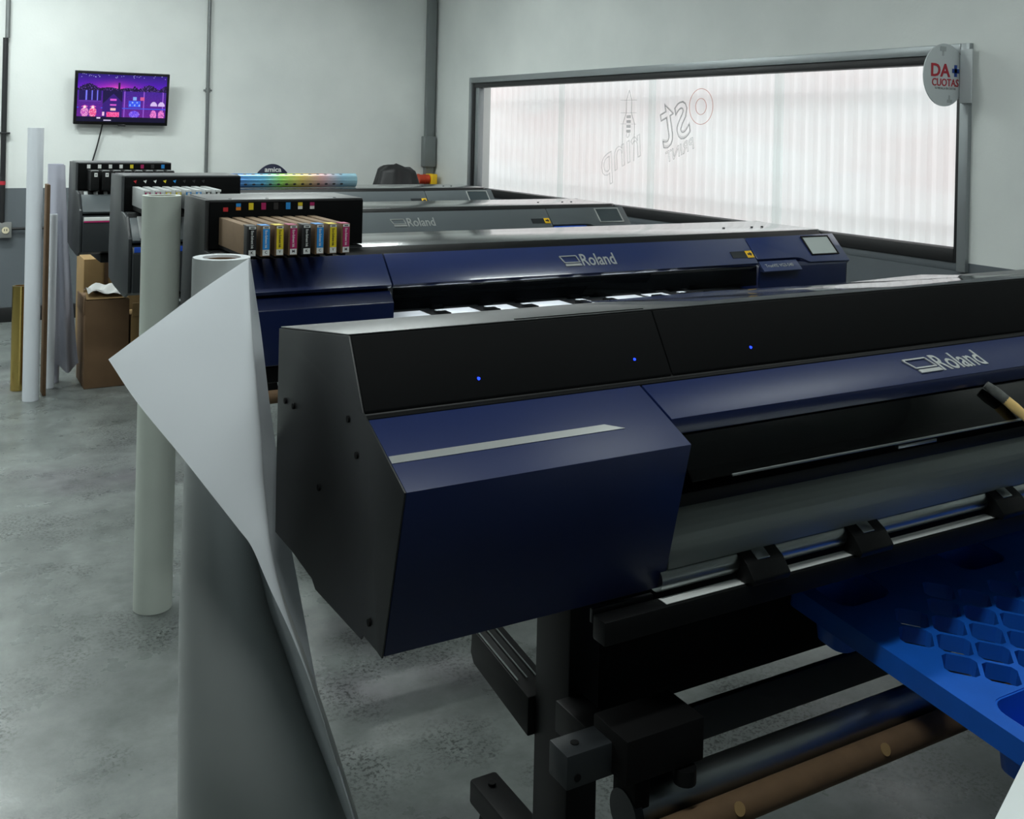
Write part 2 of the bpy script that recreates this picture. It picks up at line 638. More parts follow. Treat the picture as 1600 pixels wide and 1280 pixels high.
# decal: reads the right way round from outside, so mirrored from here (right to left)
b = B()
for rr in (.115, .052):
    b.tube([on_glass(5.155 + rr * math.cos(t * math.tau / 48), 1.778 + rr * math.sin(t * math.tau / 48)) for t in range(49)], .0022, 5)
obj('decal_ring', b, 'strokered', win, 'large outlined letter O in dull red')
ux = Vector((0, .93, -.36))
b = B()
me_, w_, h_ = text_mesh('st', 0, True, .014)
text(b, 'st', (DX, 5.42, 1.69), ux, (0, .25, 1), width=.30, height=.30, outline=True, depth=.014)
text(b, 'rinp', (DX, 6.02, 1.42), ux, (0, .1, 1), width=.50, height=.30, outline=True, depth=.014)
obj('decal_letters', b, 'stroke', win)
b = B()
text(b, 'st', (DX + .001, 5.424, 1.683), ux, (0, .25, 1), width=.30, height=.30, outline=True, depth=.008)
text(b, 'PRINT', (DX, 5.36, 1.49), ux, (0, .2, 1), width=.30, height=.075, outline=True, depth=.016)
obj('decal_small_letters', b, 'strokegrey', win)
b = B()
tower = [(5.86, 1.40), (5.86, 1.66), (5.90, 1.74), (5.90, 1.83), (5.93, 1.90), (5.96, 1.83), (5.96, 1.74), (6.0, 1.66), (6.0, 1.45)]
b.tube([on_glass(*p) for p in tower], .002, 5)
for za in (1.66, 1.74, 1.83):
    b.tube([on_glass(5.84, za), on_glass(6.03, za)], .0014, 4)
for k in range(4):
    b.box(DX - .001, DX, 5.905, 5.955, 1.60 + k * .034, 1.62 + k * .034, 0)
obj('decal_tower', b, 'strokegrey', win)

# outside: translucent corrugated hoarding, posts, ground
b = B()
prof = []
y = 1.4
while y < 13:
    for dy, dx in ((0, 0), (.03, .001), (.045, .020), (.075, .021), (.092, .001)):
        prof.append((XW + .52 + dx, y + dy))
    y += .105
b.grid([[(x, yy, z) for x, yy in prof] for z in (.3, 1.15, 2.0, 2.9)])
fen = obj('trim_hoarding', b, 'fence')
fen['kind'] = 'structure'
b = B()
for zr in (1.13, 1.86):
    b.box(XW + .60, XW + .62, 1.5, 12.8, zr - .008, zr + .008, 0)
struct('trim_hoarding_rail', b, 'frame')
struct('floor_outside', B().box(XW + .2, XW + 9, -6, 18, -.25, -.02, 0), 'ground')

# pipes and trunking on the walls
t = thing('conduit', 'thin vertical grey conduit on the back wall right of the television', 'pipe', (2.153, YB, 1.0))
obj('pipe', B().tube([(2.153, YB - .016, .9), (2.153, YB - .016, ZC)], .0145, 12), 'pipeg', t)
obj('coupling', B().tube([(2.153, YB - .016, 1.86), (2.153, YB - .016, 1.90)], .02, 12).box(2.118, 2.19, YB - .012, YB, 1.872, 1.888, .002), 'pipeg', t)
t = thing('standpipe', 'vertical black pipe with grey upper end on the back wall at left edge', 'pipe', (.585, YB, .79))
obj('lower_pipe', B().tube([(.585, YB - .03, .78), (.585, YB - .03, 2.23)], .02, 14), 'pipek', t)
obj('upper_pipe', B().tube([(.597, YB - .03, 2.23), (.597, YB - .03, ZC)], .017, 14), 'pipeg', t, 'grey galvanised upper length')
obj('clamp', B().box(.555, .63, YB - .05, YB, 1.478, 1.492, .003), 'pipek', t)
obj('band', B().tube([(.585, YB - .03, 1.08), (.585, YB - .03, 1.11)], .022, 14), 'sred', t, 'red band')
t = thing('outlet_box', 'small grey metal outlet box with ivory socket on the dark painted wall', 'outlet', (.612, YB, .665))
obj('box', B().box(.568, .656, YB - .05, YB, .665, .787, .006), 'outlet', t)
obj('socket', B().tube([(.612, YB - .056, .726), (.612, YB - .049, .726)], .026, 20), 'ivory', t)
obj('socket_slot', B().box(.601, .606, YB - .058, YB - .055, .72, .738, 0).box(.618, .623, YB - .058, YB - .055, .72, .738, 0), 'pipek', t)
obj('side_pipe', B().tube([(.656, YB - .03, .735), (.98, YB - .03, .735)], .011, 10), 'pipek', t, 'thin black horizontal conduit')
t = thing('cable_trunking', 'grey vertical cable trunking in the corner beside the window wall', 'trunking', (4.26, YB, .9))
obj('cover', B().box(4.205, 4.29, YB - .06, YB, .9, ZC, .005), 'trunk', t)
obj('junction_box', B().box(4.18, 4.30, YB - .085, YB, 1.23, 1.52, .006), 'trunk', t)
t = thing('spool_dispenser', 'small amber red spool with yellow end plate in the back corner', 'spool', (4.2, YB - .13, 1.06))
obj('spool', B().tube([(4.10, YB - .14, 1.115), (4.20, YB - .14, 1.115)], .045, 20), 'orange', t)
obj('flange', B().tube([(4.09, YB - .14, 1.115), (4.10, YB - .14, 1.115)], .052, 20).tube([(4.15, YB - .14, 1.115), (4.157, YB - .14, 1.115)], .05, 20), 'orange', t)
obj('end_plate', B().box(4.205, 4.265, YB - .2, YB - .061, 1.06, 1.165, .006), 'yellow', t, 'bright yellow end plate')

# ------------------------------------------------------------------ ceiling lamps
for i, (lx, ly, pw, wh) in enumerate(LAMPS):
    t = thing('ceiling_lamp', 'long white strip lamp hung under the ceiling ' + wh, 'lamp', (lx, ly, LAMP_Z), 'strip lamps under the ceiling')
    obj('housing', B().box(lx - .62, lx + .62, ly - .09, ly + .09, LAMP_Z + .03, LAMP_Z + .09, .006), 'housing', t)
    obj('diffuser', B().box(lx - .6, lx + .6, ly - .075, ly + .075, LAMP_Z + .012, LAMP_Z + .03, .004), 'lamp', t)
    obj('rod', B().tube([(lx - .4, ly, LAMP_Z + .09), (lx - .4, ly, ZC)], .006, 8), 'housing', t)
    obj('rod', B().tube([(lx + .4, ly, LAMP_Z + .09), (lx + .4, ly, ZC)], .006, 8), 'housing', t)
    ld = bpy.data.lights.new('lamp_light', 'AREA')
    ld.shape = 'RECTANGLE'
    ld.size, ld.size_y = 1.2, .15
    ld.energy = pw
    ld.color = (.93, 1, .98)
    lo = bpy.data.objects.new('lamp_light', ld)
    COL.objects.link(lo)
    lo.parent = t
    lo.location = (0, 0, 0)
    # extra upward light added above each housing to brighten the ceiling
    lu = ld.copy()
    lu.energy = pw * .5
    lo2 = bpy.data.objects.new('added_uplight', lu)
    COL.objects.link(lo2)
    lo2.parent = t
    lo2.location = (0, 0, .095)
    lo2.rotation_euler = (math.pi, 0, 0)

# ------------------------------------------------------------------ television
t = thing('television', 'wall-mounted black flat television showing a purple neon city scene', 'television', (1.445, YB, 1.566))
tl, tr_, br_, bl = Vector((1.081, 8.86, 1.994)), Vector((1.811, 8.86, 1.994)), Vector((1.811, 8.93, 1.566)), Vector((1.081, 8.93, 1.566))
uu = (tr_ - tl).normalized()
vv = (tl - bl).normalized()
nn = uu.cross(vv)       # points to the viewer side (-y)
TW, TH = (tr_ - tl).length, (tl - bl).length
obj('body', B().plate([(0, 0), (TW, 0), (TW, TH), (0, TH)], bl - nn * .035, uu, vv, .035, .004), 'tvblack', t)
obj('wall_arm', B().box(1.40, 1.50, 8.918, YB - .002, 1.72, 1.84, .004), 'tvblack', t)
obj('badge_lip', B().box(1.42, 1.48, 8.922, 8.94, 1.556, 1.570, .003), 'tvblack', t)
GW, GH = 168, 96


def tv_pixel(i, j):
    u, v = (i + .5) / GW, (j + .5) / GH     # v up
    r = random.random()
    c = [18 + 22 * r, 8, 60 + 30 * r]
    if v > .66:                                # dusk sky
        k = (v - .66) / .34
        g = max(0, 1 - abs(u - .42) / .55) * (1 - k)
        c = [40 + 210 * g * g + 60 * (1 - k), 16 + 120 * g ** 3, 120 + 90 * (1 - k)]
        if k > .8 and r > .97:
            c = [200, 200, 255]
        hb = math.floor(u * 42)
        h = .05 + .12 * abs(math.sin(hb * 12.9)) * (1 if u > .62 or u < .24 else .3)
        if k < h * 2.4:
            c = [26, 10, 58] if r < .9 else [120, 80, 190]
        if abs(u - .46) < .012 and k < .5:
            c = [26, 10, 58]
    elif v < .1:                               # dark ledge with small lights
        c = [14, 8, 46]
        if (abs(u - .24) < .02 and abs(v - .075) < .015) or (abs(u - .34) < .04 and abs(v - .035) < .009):
            c = [220, 210, 240]
    else:
        k = (v - .1) / .56
        c = [58 + 40 * (1 - k) + 14 * r, 24 + 10 * r, 130 + 30 * r]
        if .02 < u < .26:
            if k > .62:
                c = [30, 16, 84]
                for q in (.10, .16, .22):
                    if abs(u - q) < .008:
                        c = [120, 120, 250]
            elif abs(k - .58) < .02:
                c = [96, 50, 160]
            else:
                for q, cc in ((.085, [200, 90, 190]), (.175, [236, 70, 140])):
                    d = math.hypot((u - q) / .042, (k - .17) / .19)
                    if d < 1:
                        c = cc if r > .25 else [250, 190, 220]
                    if abs(u - q) < .035 and .36 < k < .44 and k < .44 - abs(u - q) * 1.6:
                        c = [220, 90, 190]
                    if math.hypot((u - q) / .014, (k - .36) / .05) < 1:
                        c = [250, 230, 230]
        elif .28 < u < .50:
            roof = .98 - abs(u - .40) * 3.2
            c = [24, 10, 66] if k > roof - .09 else [54, 22, 120]
            if abs(u - .40) < .035 and (.62 < k < .7 or .44 < k < .5):
                c = [220, 90, 210]
            if abs(u - .40) < .03 and .24 < k < .34:
                c = [250, 200, 200]
            if .33 < u < .47 and k < .19:
                c = [236, 60, 140] if r > .2 else [255, 150, 200]
            if abs(u - .285) < .02 and .05 < k < .2:
                c = [240, 200, 230]
        else:
            for q in (.525, .745, .965):
                if abs(u - q) < .006:
                    c = [150, 90, 210]
            if abs(k - .34) < .02:
                c = [60, 90, 230]
            if .57 < u < .71 and .40 < k < .64:
                c = [60, 90, 240] if math.sin(u * 120) * math.sin(k * 30) < .5 else [150, 180, 255]
            if math.hypot((u - .64) / .06, (k - .12) / .14) < 1:
                c = [100, 70, 230] if r > .2 else [190, 150, 250]
            for q in (.86, .95):
                if math.hypot((u - q) / .04, (k - .46) / .16) < 1 and k > .46:
                    c = [214, 190, 240]
                if math.hypot((u - q) / .036, (k - .10) / .2) < 1:
                    c = [240, 130, 210] if r > .2 else [120, 50, 150]
            if .62 < u < .66 and .66 < k < .78:
                c = [130, 170, 240]
            if .70 < u < .75 and .66 < k < .78:
                c = [210, 90, 150]
    return [min(255, x) for x in c]


bm = bmesh.new()
lay = bm.loops.layers.float_color.new('picture')
ox, oy, sw, sh = .022, .026, TW - .044, TH - .046
o0 = bl + nn * .0015
V = [[bm.verts.new(o0 + uu * (ox + sw * i / GW) + vv * (oy + sh * j / GH)) for i in range(GW + 1)] for j in range(GH + 1)]
for j in range(GH):
    for i in range(GW):
        f = bm.faces.new((V[j][i], V[j][i + 1], V[j + 1][i + 1], V[j + 1][i]))
        c = lin(tv_pixel(i, j))
        for l in f.loops:
            l[lay] = c
bmesh.ops.translate(bm, vec=-Vector(t.location), verts=bm.verts[:])
me = bpy.data.meshes.new('screen')
bm.to_mesh(me)
bm.free()
me.materials.append(MT['tvpic'])
o = bpy.data.objects.new('screen', me)
COL.objects.link(o)
o.parent = t
o['label'] = 'lit screen with purple and pink night scene'
obj('cable', B().tube([(1.305, 8.95, 1.57), (1.295, 8.97, 1.50), (1.27, 8.98, 1.38), (1.235, 8.98, 1.25), (1.22, 8.98, 1.1)], .006, 8), 'pipek', t)

# ------------------------------------------------------------------ round sign on the window frame
SY = 3.2
t = thing('round_sign', 'round white projecting sign with red and blue lettering on the window frame', 'sign', (XW - .02, SY, 1.9))
cx, cz, cr = XW - .13, 1.905, .148
b = B()
b.tube([(cx, SY + .004, cz), (cx, SY + .010, cz)], cr, 56)
obj('disc', b, 'signw', t)
obj('mounting_bracket', B().box(XW - .034, XW - .0255, SY - .07, SY - .005, 1.775, 2.03, .003), 'signw', t)
fy = SY + .0035
ux, vz = (1, 0, 0), (0, 0, 1)
obj('red_letters', text(B(), 'DA', (cx - .030, fy, cz + .022), ux, vz, width=.135, height=.062, bold=.02), 'sred', t, 'red letters')
obj('blue_cross', B().box(cx + .052, cx + .102, fy - .001, fy, cz + .012, cz + .032, 0).box(cx + .067, cx + .087, fy - .001, fy, cz - .006, cz + .05, 0), 'sblue', t, 'blue plus sign')
obj('word', text(B(), 'CUOTAS', (cx + .005, fy, cz - .035), ux, vz, width=.19, height=.036, bold=.015), 'sred', t, 'red word')
obj('small_print', text(B(), 'TU MEDALLA EN CUOTAS', (cx + .005, fy, cz - .063), ux, vz, width=.15, height=.010), 'lk', t, 'tiny dark line of print')
obj('tape', B().box(cx - .035, cx + .005, fy - .001, fy, cz + .112, cz + .134, 0).box(cx - .02, cx - .01, fy - .001, fy, cz + .09, cz + .112, 0), 'tape', t)
obj('tape', B().box(cx + .02, cx + .055, fy - .001, fy, cz - .13, cz - .115, 0).box(cx + .03, cx + .04, fy - .001, fy, cz - .115, cz - .095, 0), 'tape', t)

# plaque on the back wall
t = thing('oval_plaque', 'dark navy lens-shaped plaque with white lettering behind the holographic roll', 'plaque', (2.735, YB - .02, 1.10))
pc = (2.735, 1.172)
lens = []
for k in range(25):
    a = -1 + 2 * k / 24
    lens.append((pc[0] + a * .135, pc[1] + .078 * (1 - a * a)))
for k in range(1, 24):
    a = 1 - 2 * k / 24
    lens.append((pc[0] + a * .135, pc[1] - .078 * (1 - a * a)))
obj('board', B().plate(lens, (0, YB - .002, 0), (1, 0, 0), (0, 0, 1), .014, .002), 'navyplq', t)
obj('lettering', text(B(), 'amica', (pc[0] + .003, YB - .0175, pc[1] + .028), ux, vz, width=.15, height=.042, bold=.02), 'lw', t, 'white word')

# ------------------------------------------------------------------ large format printers
def emblem(b, o, ex, ey, width, s=1.0):
    """slanted open box mark and the word beside it, ex along the cover, ey up the cover"""
    ex, ey = Vector(ex).normalized(), Vector(ey).normalized()
    n = ex.cross(ey)
    o = Vector(o)
    L = width
    h = .145 * L

    def P(a, c):
        return (a * L, c * h)

    def bar(p, q, th):
        d = Vector((q[0] - p[0], q[1] - p[1]))
        d.normalize()
        m = Vector((-d.y, d.x)) * th / 2
        b.plate([(p[0] - m.x, p[1] - m.y), (q[0] - m.x, q[1] - m.y), (q[0] + m.x, q[1] + m.y), (p[0] + m.x, p[1] + m.y)], o, ex, ey, .003, 0)
    th = .018 * L
    A, Bq, Cq, D = P(0, 1.0), P(.30, 1.0), P(.33, .15), P(.055, .15)
    bar(A, Bq, th)
    bar(Bq, Cq, th)
    bar(D, Cq, th)
    bar(A, D, th)
    b.plate([P(.055, -.32), P(.345, -.32), P(.335, -.02), P(.05, -.02)], o, ex, ey, .003, 0)
    text(b, 'Roland', o + ex * (.685 * L) + ey * (.45 * h), ex, ey, width=.63 * L, height=h * 1.55, bold=.012, depth=.05, zs=.02)
    return b


def printer(idx, YB0, body, lower, label, seam_mat, name_mat, display, name_text):
    """YB0 is the y of the ink box front; r-profile is measured from it"""
    X0, X1 = .785, 3.412
    t = thing('large_format_printer', label, 'printer', ((X0 + X1) / 2, YB0, 0))
    y = lambda r: YB0 + r
    pr = lambda pts: [(y(a), c) for a, c in pts]
    sidem = 'greydark' if idx != 2 else 'black'
    side = pr([(0, 1.358), (.282, 1.356), (.30, 1.20), (.316, 1.002), (.298, .872), (.15, .852), (-.113, .839), (-.208, .871), (-.207, 1.10), (-.186, 1.107), (-.125, 1.188), (-.05, 1.2), (0, 1.2)])
    obj('side_panel', B().prism(side, X0, X0 + .014, .002), sidem, t)
    # ink box on the left
    ib = obj('ink_box', B().box(X0 + .0145, 1.312, y(.004), y(.282), 1.205, 1.357, .003), sidem, t)
    obj('lid', B().box(X0 + .015, 1.311, y(.005), y(.281), 1.3572, 1.3585, .0005), 'toprough', ib)
    obj('front_plate', B().box(X0 + .0145, 1.31, y(-.003), y(.0035), 1.205, 1.352, .001), 'blackface', ib)
    # main top cover
    top = pr([(-.062, 1.2), (.345, 1.2), (.35, 1.18), (.35, .99), (-.062, .99)])
    tc = obj('top_cover', B().prism(top, X0 + .0145, X1 - .012, .004), 'topgrey', t)
    lipp = pr([(-.085, 1.186), (-.0625, 1.199), (-.0625, 1.10), (-.12, 1.10), (-.12, 1.165)])
    obj('front_lip', B().prism(lipp, X0 + .0145, X1 - .03, .002), 'rubber', t)
    for sx in (3.0, 3.16, 3.22):
        obj('screw', B().tube([(sx, y(.10), 1.2), (sx, y(.10), 1.203)], .006, 10), 'greydark', tc)
    # slanted covers: plane from (r=-.135,1.184) down to (r=-.225,1.092)
    sl_o = Vector((0, y(-.128), 1.184))
    ev = Vector((0, .09, .092)).normalized()      # up the slope
    ex = Vector((1, 0, 0))
    L = .1265
    # left cover, stepped ledge and lower body
    lc = obj('left_cover', B().plate([(X0 + .0145, -L), (1.331, -L), (1.331, 0), (X0 + .0145, 0)], sl_o, ex, ev, -.018, .002), body, t)
    led = pr([(-.205, 1.072), (-.236, 1.04), (-.236, .874), (-.11, .845), (-.03, .87), (-.03, 1.072)])
    obj('left_body', B().prism(led, X0 + .0145, 1.331, .003), lower, t)
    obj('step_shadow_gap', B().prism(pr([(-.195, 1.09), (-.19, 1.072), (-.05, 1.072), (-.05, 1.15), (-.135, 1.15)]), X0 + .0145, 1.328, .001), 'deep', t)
    # long front cover with emblem and latch
    fc = obj('front_cover', B().plate([(1.336, -L), (2.905, -L), (2.905, 0), (1.336, 0)], sl_o, ex, ev, -.018, .002), body, t)
    nrm = ex.cross(ev)
    obj('emblem', emblem(B(), sl_o + ex * 1.998 - ev * .083 + nrm * .0005, ex, ev, .235), 'emblem', fc, 'silver raised emblem and word')
    lb = B()
    lb.plate([(2.79, -.098), (2.872, -.098), (2.872, -.066), (2.79, -.066)], sl_o + nrm * .0002, ex, ev, .0015, 0)
    obj('latch_label', lb, seam_mat, fc)
    obj('latch_tag', B().plate([(2.866, -.100), (2.900, -.100), (2.900, -.066), (2.866, -.066)], sl_o + nrm * .0004, ex, ev, .003, .0008), 'yellow', fc, 'yellow arrow tag')
    obj('tag_arrow', B().plate([(2.872, -.087), (2.884, -.087), (2.884, -.094), (2.895, -.083), (2.884, -.072), (2.884, -.079), (2.872, -.079)], sl_o + nrm * .0036, ex, ev, .0006, 0), 'lk', fc)
    # smoked window below and right cover with display
    obj('smoked_window', B().prism(pr([(-.208, 1.082), (-.212, 1.078), (-.212, 1.004), (-.206, 1.004)]), 1.336, 2.9, .0008), 'smoke', t)
    obj('inner_carriage_wall', B().box(1.336, 2.9, y(-.12), y(-.10), .97, 1.098, .002), 'greydark', t)
    rc = obj('right_cover', B().plate([(2.911, -L + .018), (3.118, -L + .018), (3.145, -L + .014), (3.185, -L - .008), (3.412, -L - .012), (3.412, .006), (2.911, 0)], sl_o, ex, ev, -.02, .002), body, t)
    sc_ = B()
    a0, a1, b0, b1 = 3.213, 3.372, -.105, -.006
    for q in ((a0, a1, b1 - .006, b1), (a0, a0 + .007, b0, b1), (a1 - .007, a1, b0, b1), (a0, a1, b0, b0 + .006)):
        sc_.plate([(q[0], q[2]), (q[1], q[2]), (q[1], q[3]), (q[0], q[3])], sl_o + nrm * .0004, ex, ev, .004, .0008)
    obj('display_bezel', sc_, 'emblem' if idx != 2 else 'rubber', rc)
    obj('display', B().plate([(a0 + .007, b0 + .006), (a1 - .007, b0 + .006), (a1 - .007, b1 - .006), (a0 + .007, b1 - .006)], sl_o + nrm * .0003, ex, ev, .0012, 0), display, rc, 'flat control display')
    rb = pr([(-.21, 1.09), (-.218, 1.075), (-.215, .874), (-.11, .845), (-.03, .87), (-.03, 1.10)])
    obj('right_body', B().prism(rb, 2.911, 3.40, .003), lower, t)
    obj('name_strip', B().prism(pr([(-.205, 1.098), (-.243, 1.063), (-.24, 1.058), (-.20, 1.058)]), 2.914, 3.12, .001), name_mat, t, 'slanted name strip')
    nt_ = B()
    ev2 = Vector((0, .038, .035)).normalized()
    text(nt_, name_text, (3.01, y(-.224) - .0008, 1.0808 + .0008), ex, ev2, width=.15, height=.016, bold=.01, depth=.01)
    obj('name_lettering', nt_, 'emblem', t)
    sp = pr([(-.12, 1.19), (.345, 1.2), (.35, .88), (-.10, .845), (-.205, .875), (-.21, 1.085)])
    obj('end_panel', B().prism(sp, 3.40, 3.412, .002), sidem, t)
    # platen, media path and rear
    obj('platen', B().box(1.336, 2.905, y(-.195), y(.30), .93, .965, .003), 'apron', t)
    obj('chassis', B().box(X0 + .03, 3.39, y(-.02), y(.30), .88, .985, .004), 'deep', t)
    ap = []
    for k in range(9):
        a = math.radians(90 * k / 8)
        ap.append((y(-.12) - .11 * math.sin(a), .86 + .105 * math.cos(a)))
    ap += [(y(-.225), .86), (y(-.12), .86)]
    obj('apron', B().prism(ap, 1.34, 2.90, .001), 'apron', t)
    if idx == 2:
        # bright white media seen between the pinch clamps, lit by the strip light inside the print bay
        for a, c in ((1.34, 1.475), (1.53, 1.66), (1.72, 1.81), (1.868, 2.03), (2.10, 2.13), (2.235, 2.37), (2.40, 2.50), (2.57, 2.60)):
            obj('media_strip', B().prism(pr([(-.256, .983), (-.256, .986), (-.121, .986), (-.121, .983)]), a, c, .0005), 'paper', t)
        obj('media_bed', B().box(1.337, 2.9, y(-.258), y(-.121), .974, .9825, .001), 'rubber', t)
        bl = obj('bay_light', B().box(1.40, 2.85, y(-.165), y(-.15), 1.088, 1.096, .001), 'lamp', t)
        ld = bpy.data.lights.new('bay_light_glow', 'AREA')
        ld.shape = 'RECTANGLE'
        ld.size, ld.size_y, ld.energy, ld.color = 1.4, .012, 1.3, (.92, .97, 1)
        lo = bpy.data.objects.new('bay_light_glow', ld)
        COL.objects.link(lo)
        lo.parent = t
        lo.location = (2.1 - t.location.x, -.158, 1.086)
        for k in range(8):
            xx = (1.475, 1.66, 1.81, 2.03, 2.15, 2.37, 2.50, 2.62)[k]
            obj('pinch_clamp', B().box(xx + .004, xx + .05, y(-.262), y(-.214), .975, 1.0, .004), 'rubber', t)
    obj('roller', B().tube([(X0 + .2, y(-.17), .815), (3.3, y(-.17), .815)], .035, 20), 'steel', t)
    # stand
    obj('crossbeam', B().box(1.25, 3.0, y(.02), y(.08), .30, .42, .006), 'deep', t)
    obj('support_rail', B().box(X0 + .12, 3.28, y(-.15), y(.25), .80, .85, .006), 'rubber', t)
    for lx in (1.24, 2.96):
        obj('leg_post', B().box(lx, lx + .075, y(-.02), y(.10), .11, .80, .005), 'rubber', t)
        obj('foot', B().box(lx - .005, lx + .08, y(-.32), y(.42), .05, .11, .01), 'rubber', t)
        for fy_ in (-.28, .38):
            obj('caster', B().tube([(lx + .02, y(fy_), .025), (lx + .055, y(fy_), .025)], .025, 16), 'rubber', t)
    obj('take_up_tube', B().tube([(1.2, y(-.20), .36), (3.0, y(-.20), .36)], .03, 20), 'core', t, 'brown cardboard take-up tube')
    obj('arm', B().box(1.19, 1.24, y(-.26), y(.02), .33, .39, .004), 'rubber', t)
    obj('arm', B().box(3.035, 3.085, y(-.26), y(.02), .33, .39, .004), 'rubber', t)
    return t, ib


Y2, Y3, Y4 = 3.277, 4.803, 6.323
p2, ib2 = printer(2, Y2, 'blue', 'bluedark', 'navy blue printer with eight cardboard ink cartridges in its black box', 'greydark', 'nnavy', 'screen', 'TrueVIS VG3-540')
p3, ib3 = printer(3, Y3, 'grey', 'greydark', 'charcoal grey printer with grey plastic cartridges, third from the front', 'greydark', 'nblue', 'screendark', 'TrueVIS VG-540')
p4, ib4 = printer(4, Y4, 'grey', 'greydark', 'charcoal grey printer farthest back, with pouch cases and a holographic roll on top', 'greydark', 'nblue', 'screendark', 'TrueVIS SG-540')

# stickers above the ink slots
def sticker(par, x, yy, z, w, h, m, lab=None, m2=None, h2=0):
    obj('color_sticker', B().box(x - w / 2, x + w / 2, yy - .0015, yy, z - h / 2, z + h / 2, 0), m, par)
    if m2:
        obj('code_sticker', B().box(x - w / 2, x + w / 2, yy - .0015, yy, z - h / 2 - h2, z - h / 2 - .001, 0), m2, par)


for k, (m_, m2_) in enumerate((('R', None), ('C', 'O'), ('Y', None), ('Mg', None), ('lk', None), ('C', None), ('Y', 'lw'), ('Mg', 'lw'))):
    x = .848 + k * .0405
    zz = 1.3365 if k else 1.328
    if m2_:
        sticker(ib2, x, Y2 - .003, zz + .005, .015, .011, m_, None, m2_, .011)
    else:
        sticker(ib2, x, Y2 - .003, zz, .015, .022 if k else .013, m_)
for k, m_ in enumerate(('R', 'lw', 'lw', 'Y', 'C', 'lk', 'lk', 'lk')):
    x = .842 + k * .0425
    b = B()
    b.tube([(x, Y3 - .0045, 1.333), (x, Y3 - .003, 1.333)], .0085, 3)
    obj('color_sticker', b, m_, ib3)
for k, m_ in enumerate(('lw', 'lw', 'lw', 'lw', 'Y', 'Mg', 'lk', 'C')):
    x = .853 + k * .0585
    sticker(ib4, x, Y4 - .003, 1.336, .018, .022, m_)
for xx in (.87, .99, 1.22):
    obj('screw', B().tube([(xx, Y2 + .03, 1.357), (xx, Y2 + .03, 1.360)], .005, 10), 'greydark', ib2)

# ink cartridges, printer with the black box
names = {'K': 'black', 'C': 'cyan', 'Y': 'yellow', 'Mg': 'magenta', 'W': 'white'}
for k, cm in enumerate(('K', 'C', 'Y', 'Mg', 'K', 'C', 'Y', 'Mg')):
    x0 = .828 + k * .0408
    x1 = x0 + .027
    yf, yb_ = Y2 - .322, Y2 - .004
    t = thing('ink_cartridge', 'cardboard ink cartridge with %s label in the black box, %s %s one' % (names[cm], 'left-hand' if k < 4 else 'right-hand', names[cm]),
              'cartridge', ((x0 + x1) / 2, Y2, 1.217), 'cardboard ink cartridges in the black box')
    obj('carton', B().box(x0, x1, yf, yb_, 1.218, 1.304, .0015), 'ccream', t)
    obj('end_cap', B().box(x0 - .0005, x1 + .0005, yf - .004, yf + .03, 1.216, 1.3055, .0015), 'lk' if cm == 'K' else 'core', t, 'dark end of the carton')
    obj('tinted_edge', B().box(x0 + .0005, x1 - .0005, yf - .002, yf + .045, 1.3045, 1.3062, 0), cm, t)
    xa, xb = x0 + .005, x1 - .002
    obj('color_label', B().box(xa, xb, yf - .0052, yf - .004, 1.236, 1.296, 0), cm, t, '%s label strip' % names[cm])
    obj('white_band', B().box(xa, xb, yf - .0053, yf - .004, 1.2965, 1.3035, 0), 'lw', t)
    obj('code_band', B().box(xa, xb, yf - .0053, yf - .004, 1.219, 1.2355, 0), 'lw', t)
    tb = B()
    text(tb, 'Eco-Solvent Ink', ((xa + xb) / 2, yf - .0056, 1.266), (0, 0, -1), (1, 0, 0), width=.052, height=.0075, bold=.02)
    obj('print', tb, 'lw' if cm in ('K', 'Mg', 'C') else 'lk', t)
    tb = B()
    text(tb, 'M' if cm == 'Mg' else cm, ((xa + xb) / 2, yf - .0056, 1.2285), (1, 0, 0), (0, 0, 1), height=.008, bold=.02)
    obj('code_letter', tb, 'lk', t)
    obj('print_line', B().box(xa + .004, xb - .004, yf - .0056, yf - .0054, 1.2985, 1.3015, 0), 'lk', t)
    # slot tongue under the carton
    obj('slot_tongue', B().box(x0 + .003, x1 - .003, yf + .02, yb_, 1.207, 1.2175, .001), 'rubber', t)

order3 = ('Mg', 'Mg', 'Y', 'Y', 'C', 'C', 'K', 'K')
for k, cm in enumerate(order3):
    x0 = .830 + k * .0421
    x1 = x0 + .027
    yf, yb_ = Y3 - .279, Y3 - .004
    t = thing('ink_cartridge', 'grey plastic ink cartridge with %s label on the grey printer, %s of that colour' % (names[cm], 'left one' if k % 2 == 0 else 'right one'),
              'cartridge', ((x0 + x1) / 2, Y3, 1.228), 'grey plastic ink cartridges on the grey printer')
    obj('shell', B().box(x0, x1, yf, yb_, 1.228, 1.311, .002), 'cgrey', t)
    obj('color_label', B().box(x0 + .004, x1 - .001, yf - .0015, yf, 1.24, 1.302, 0), cm, t, '%s label' % names[cm])
    obj('white_band', B().box(x0 + .004, x1 - .001, yf - .0015, yf, 1.3022, 1.309, 0), 'lw', t)
    obj('white_panel', B().box(x0 + .010, x1 - .006, yf - .0018, yf - .0015, 1.284, 1.300, 0), 'lw', t)
    obj('print_line', B().box(x0 + .009, x1 - .005, yf - .002, yf - .0016, 1.262, 1.278, 0), 'lk' if cm != 'K' else 'lw', t)
    obj('slot_tongue', B().box(x0 + .003, x1 - .003, yf + .04, yb_, 1.207, 1.2275, .001), 'rubber', t)

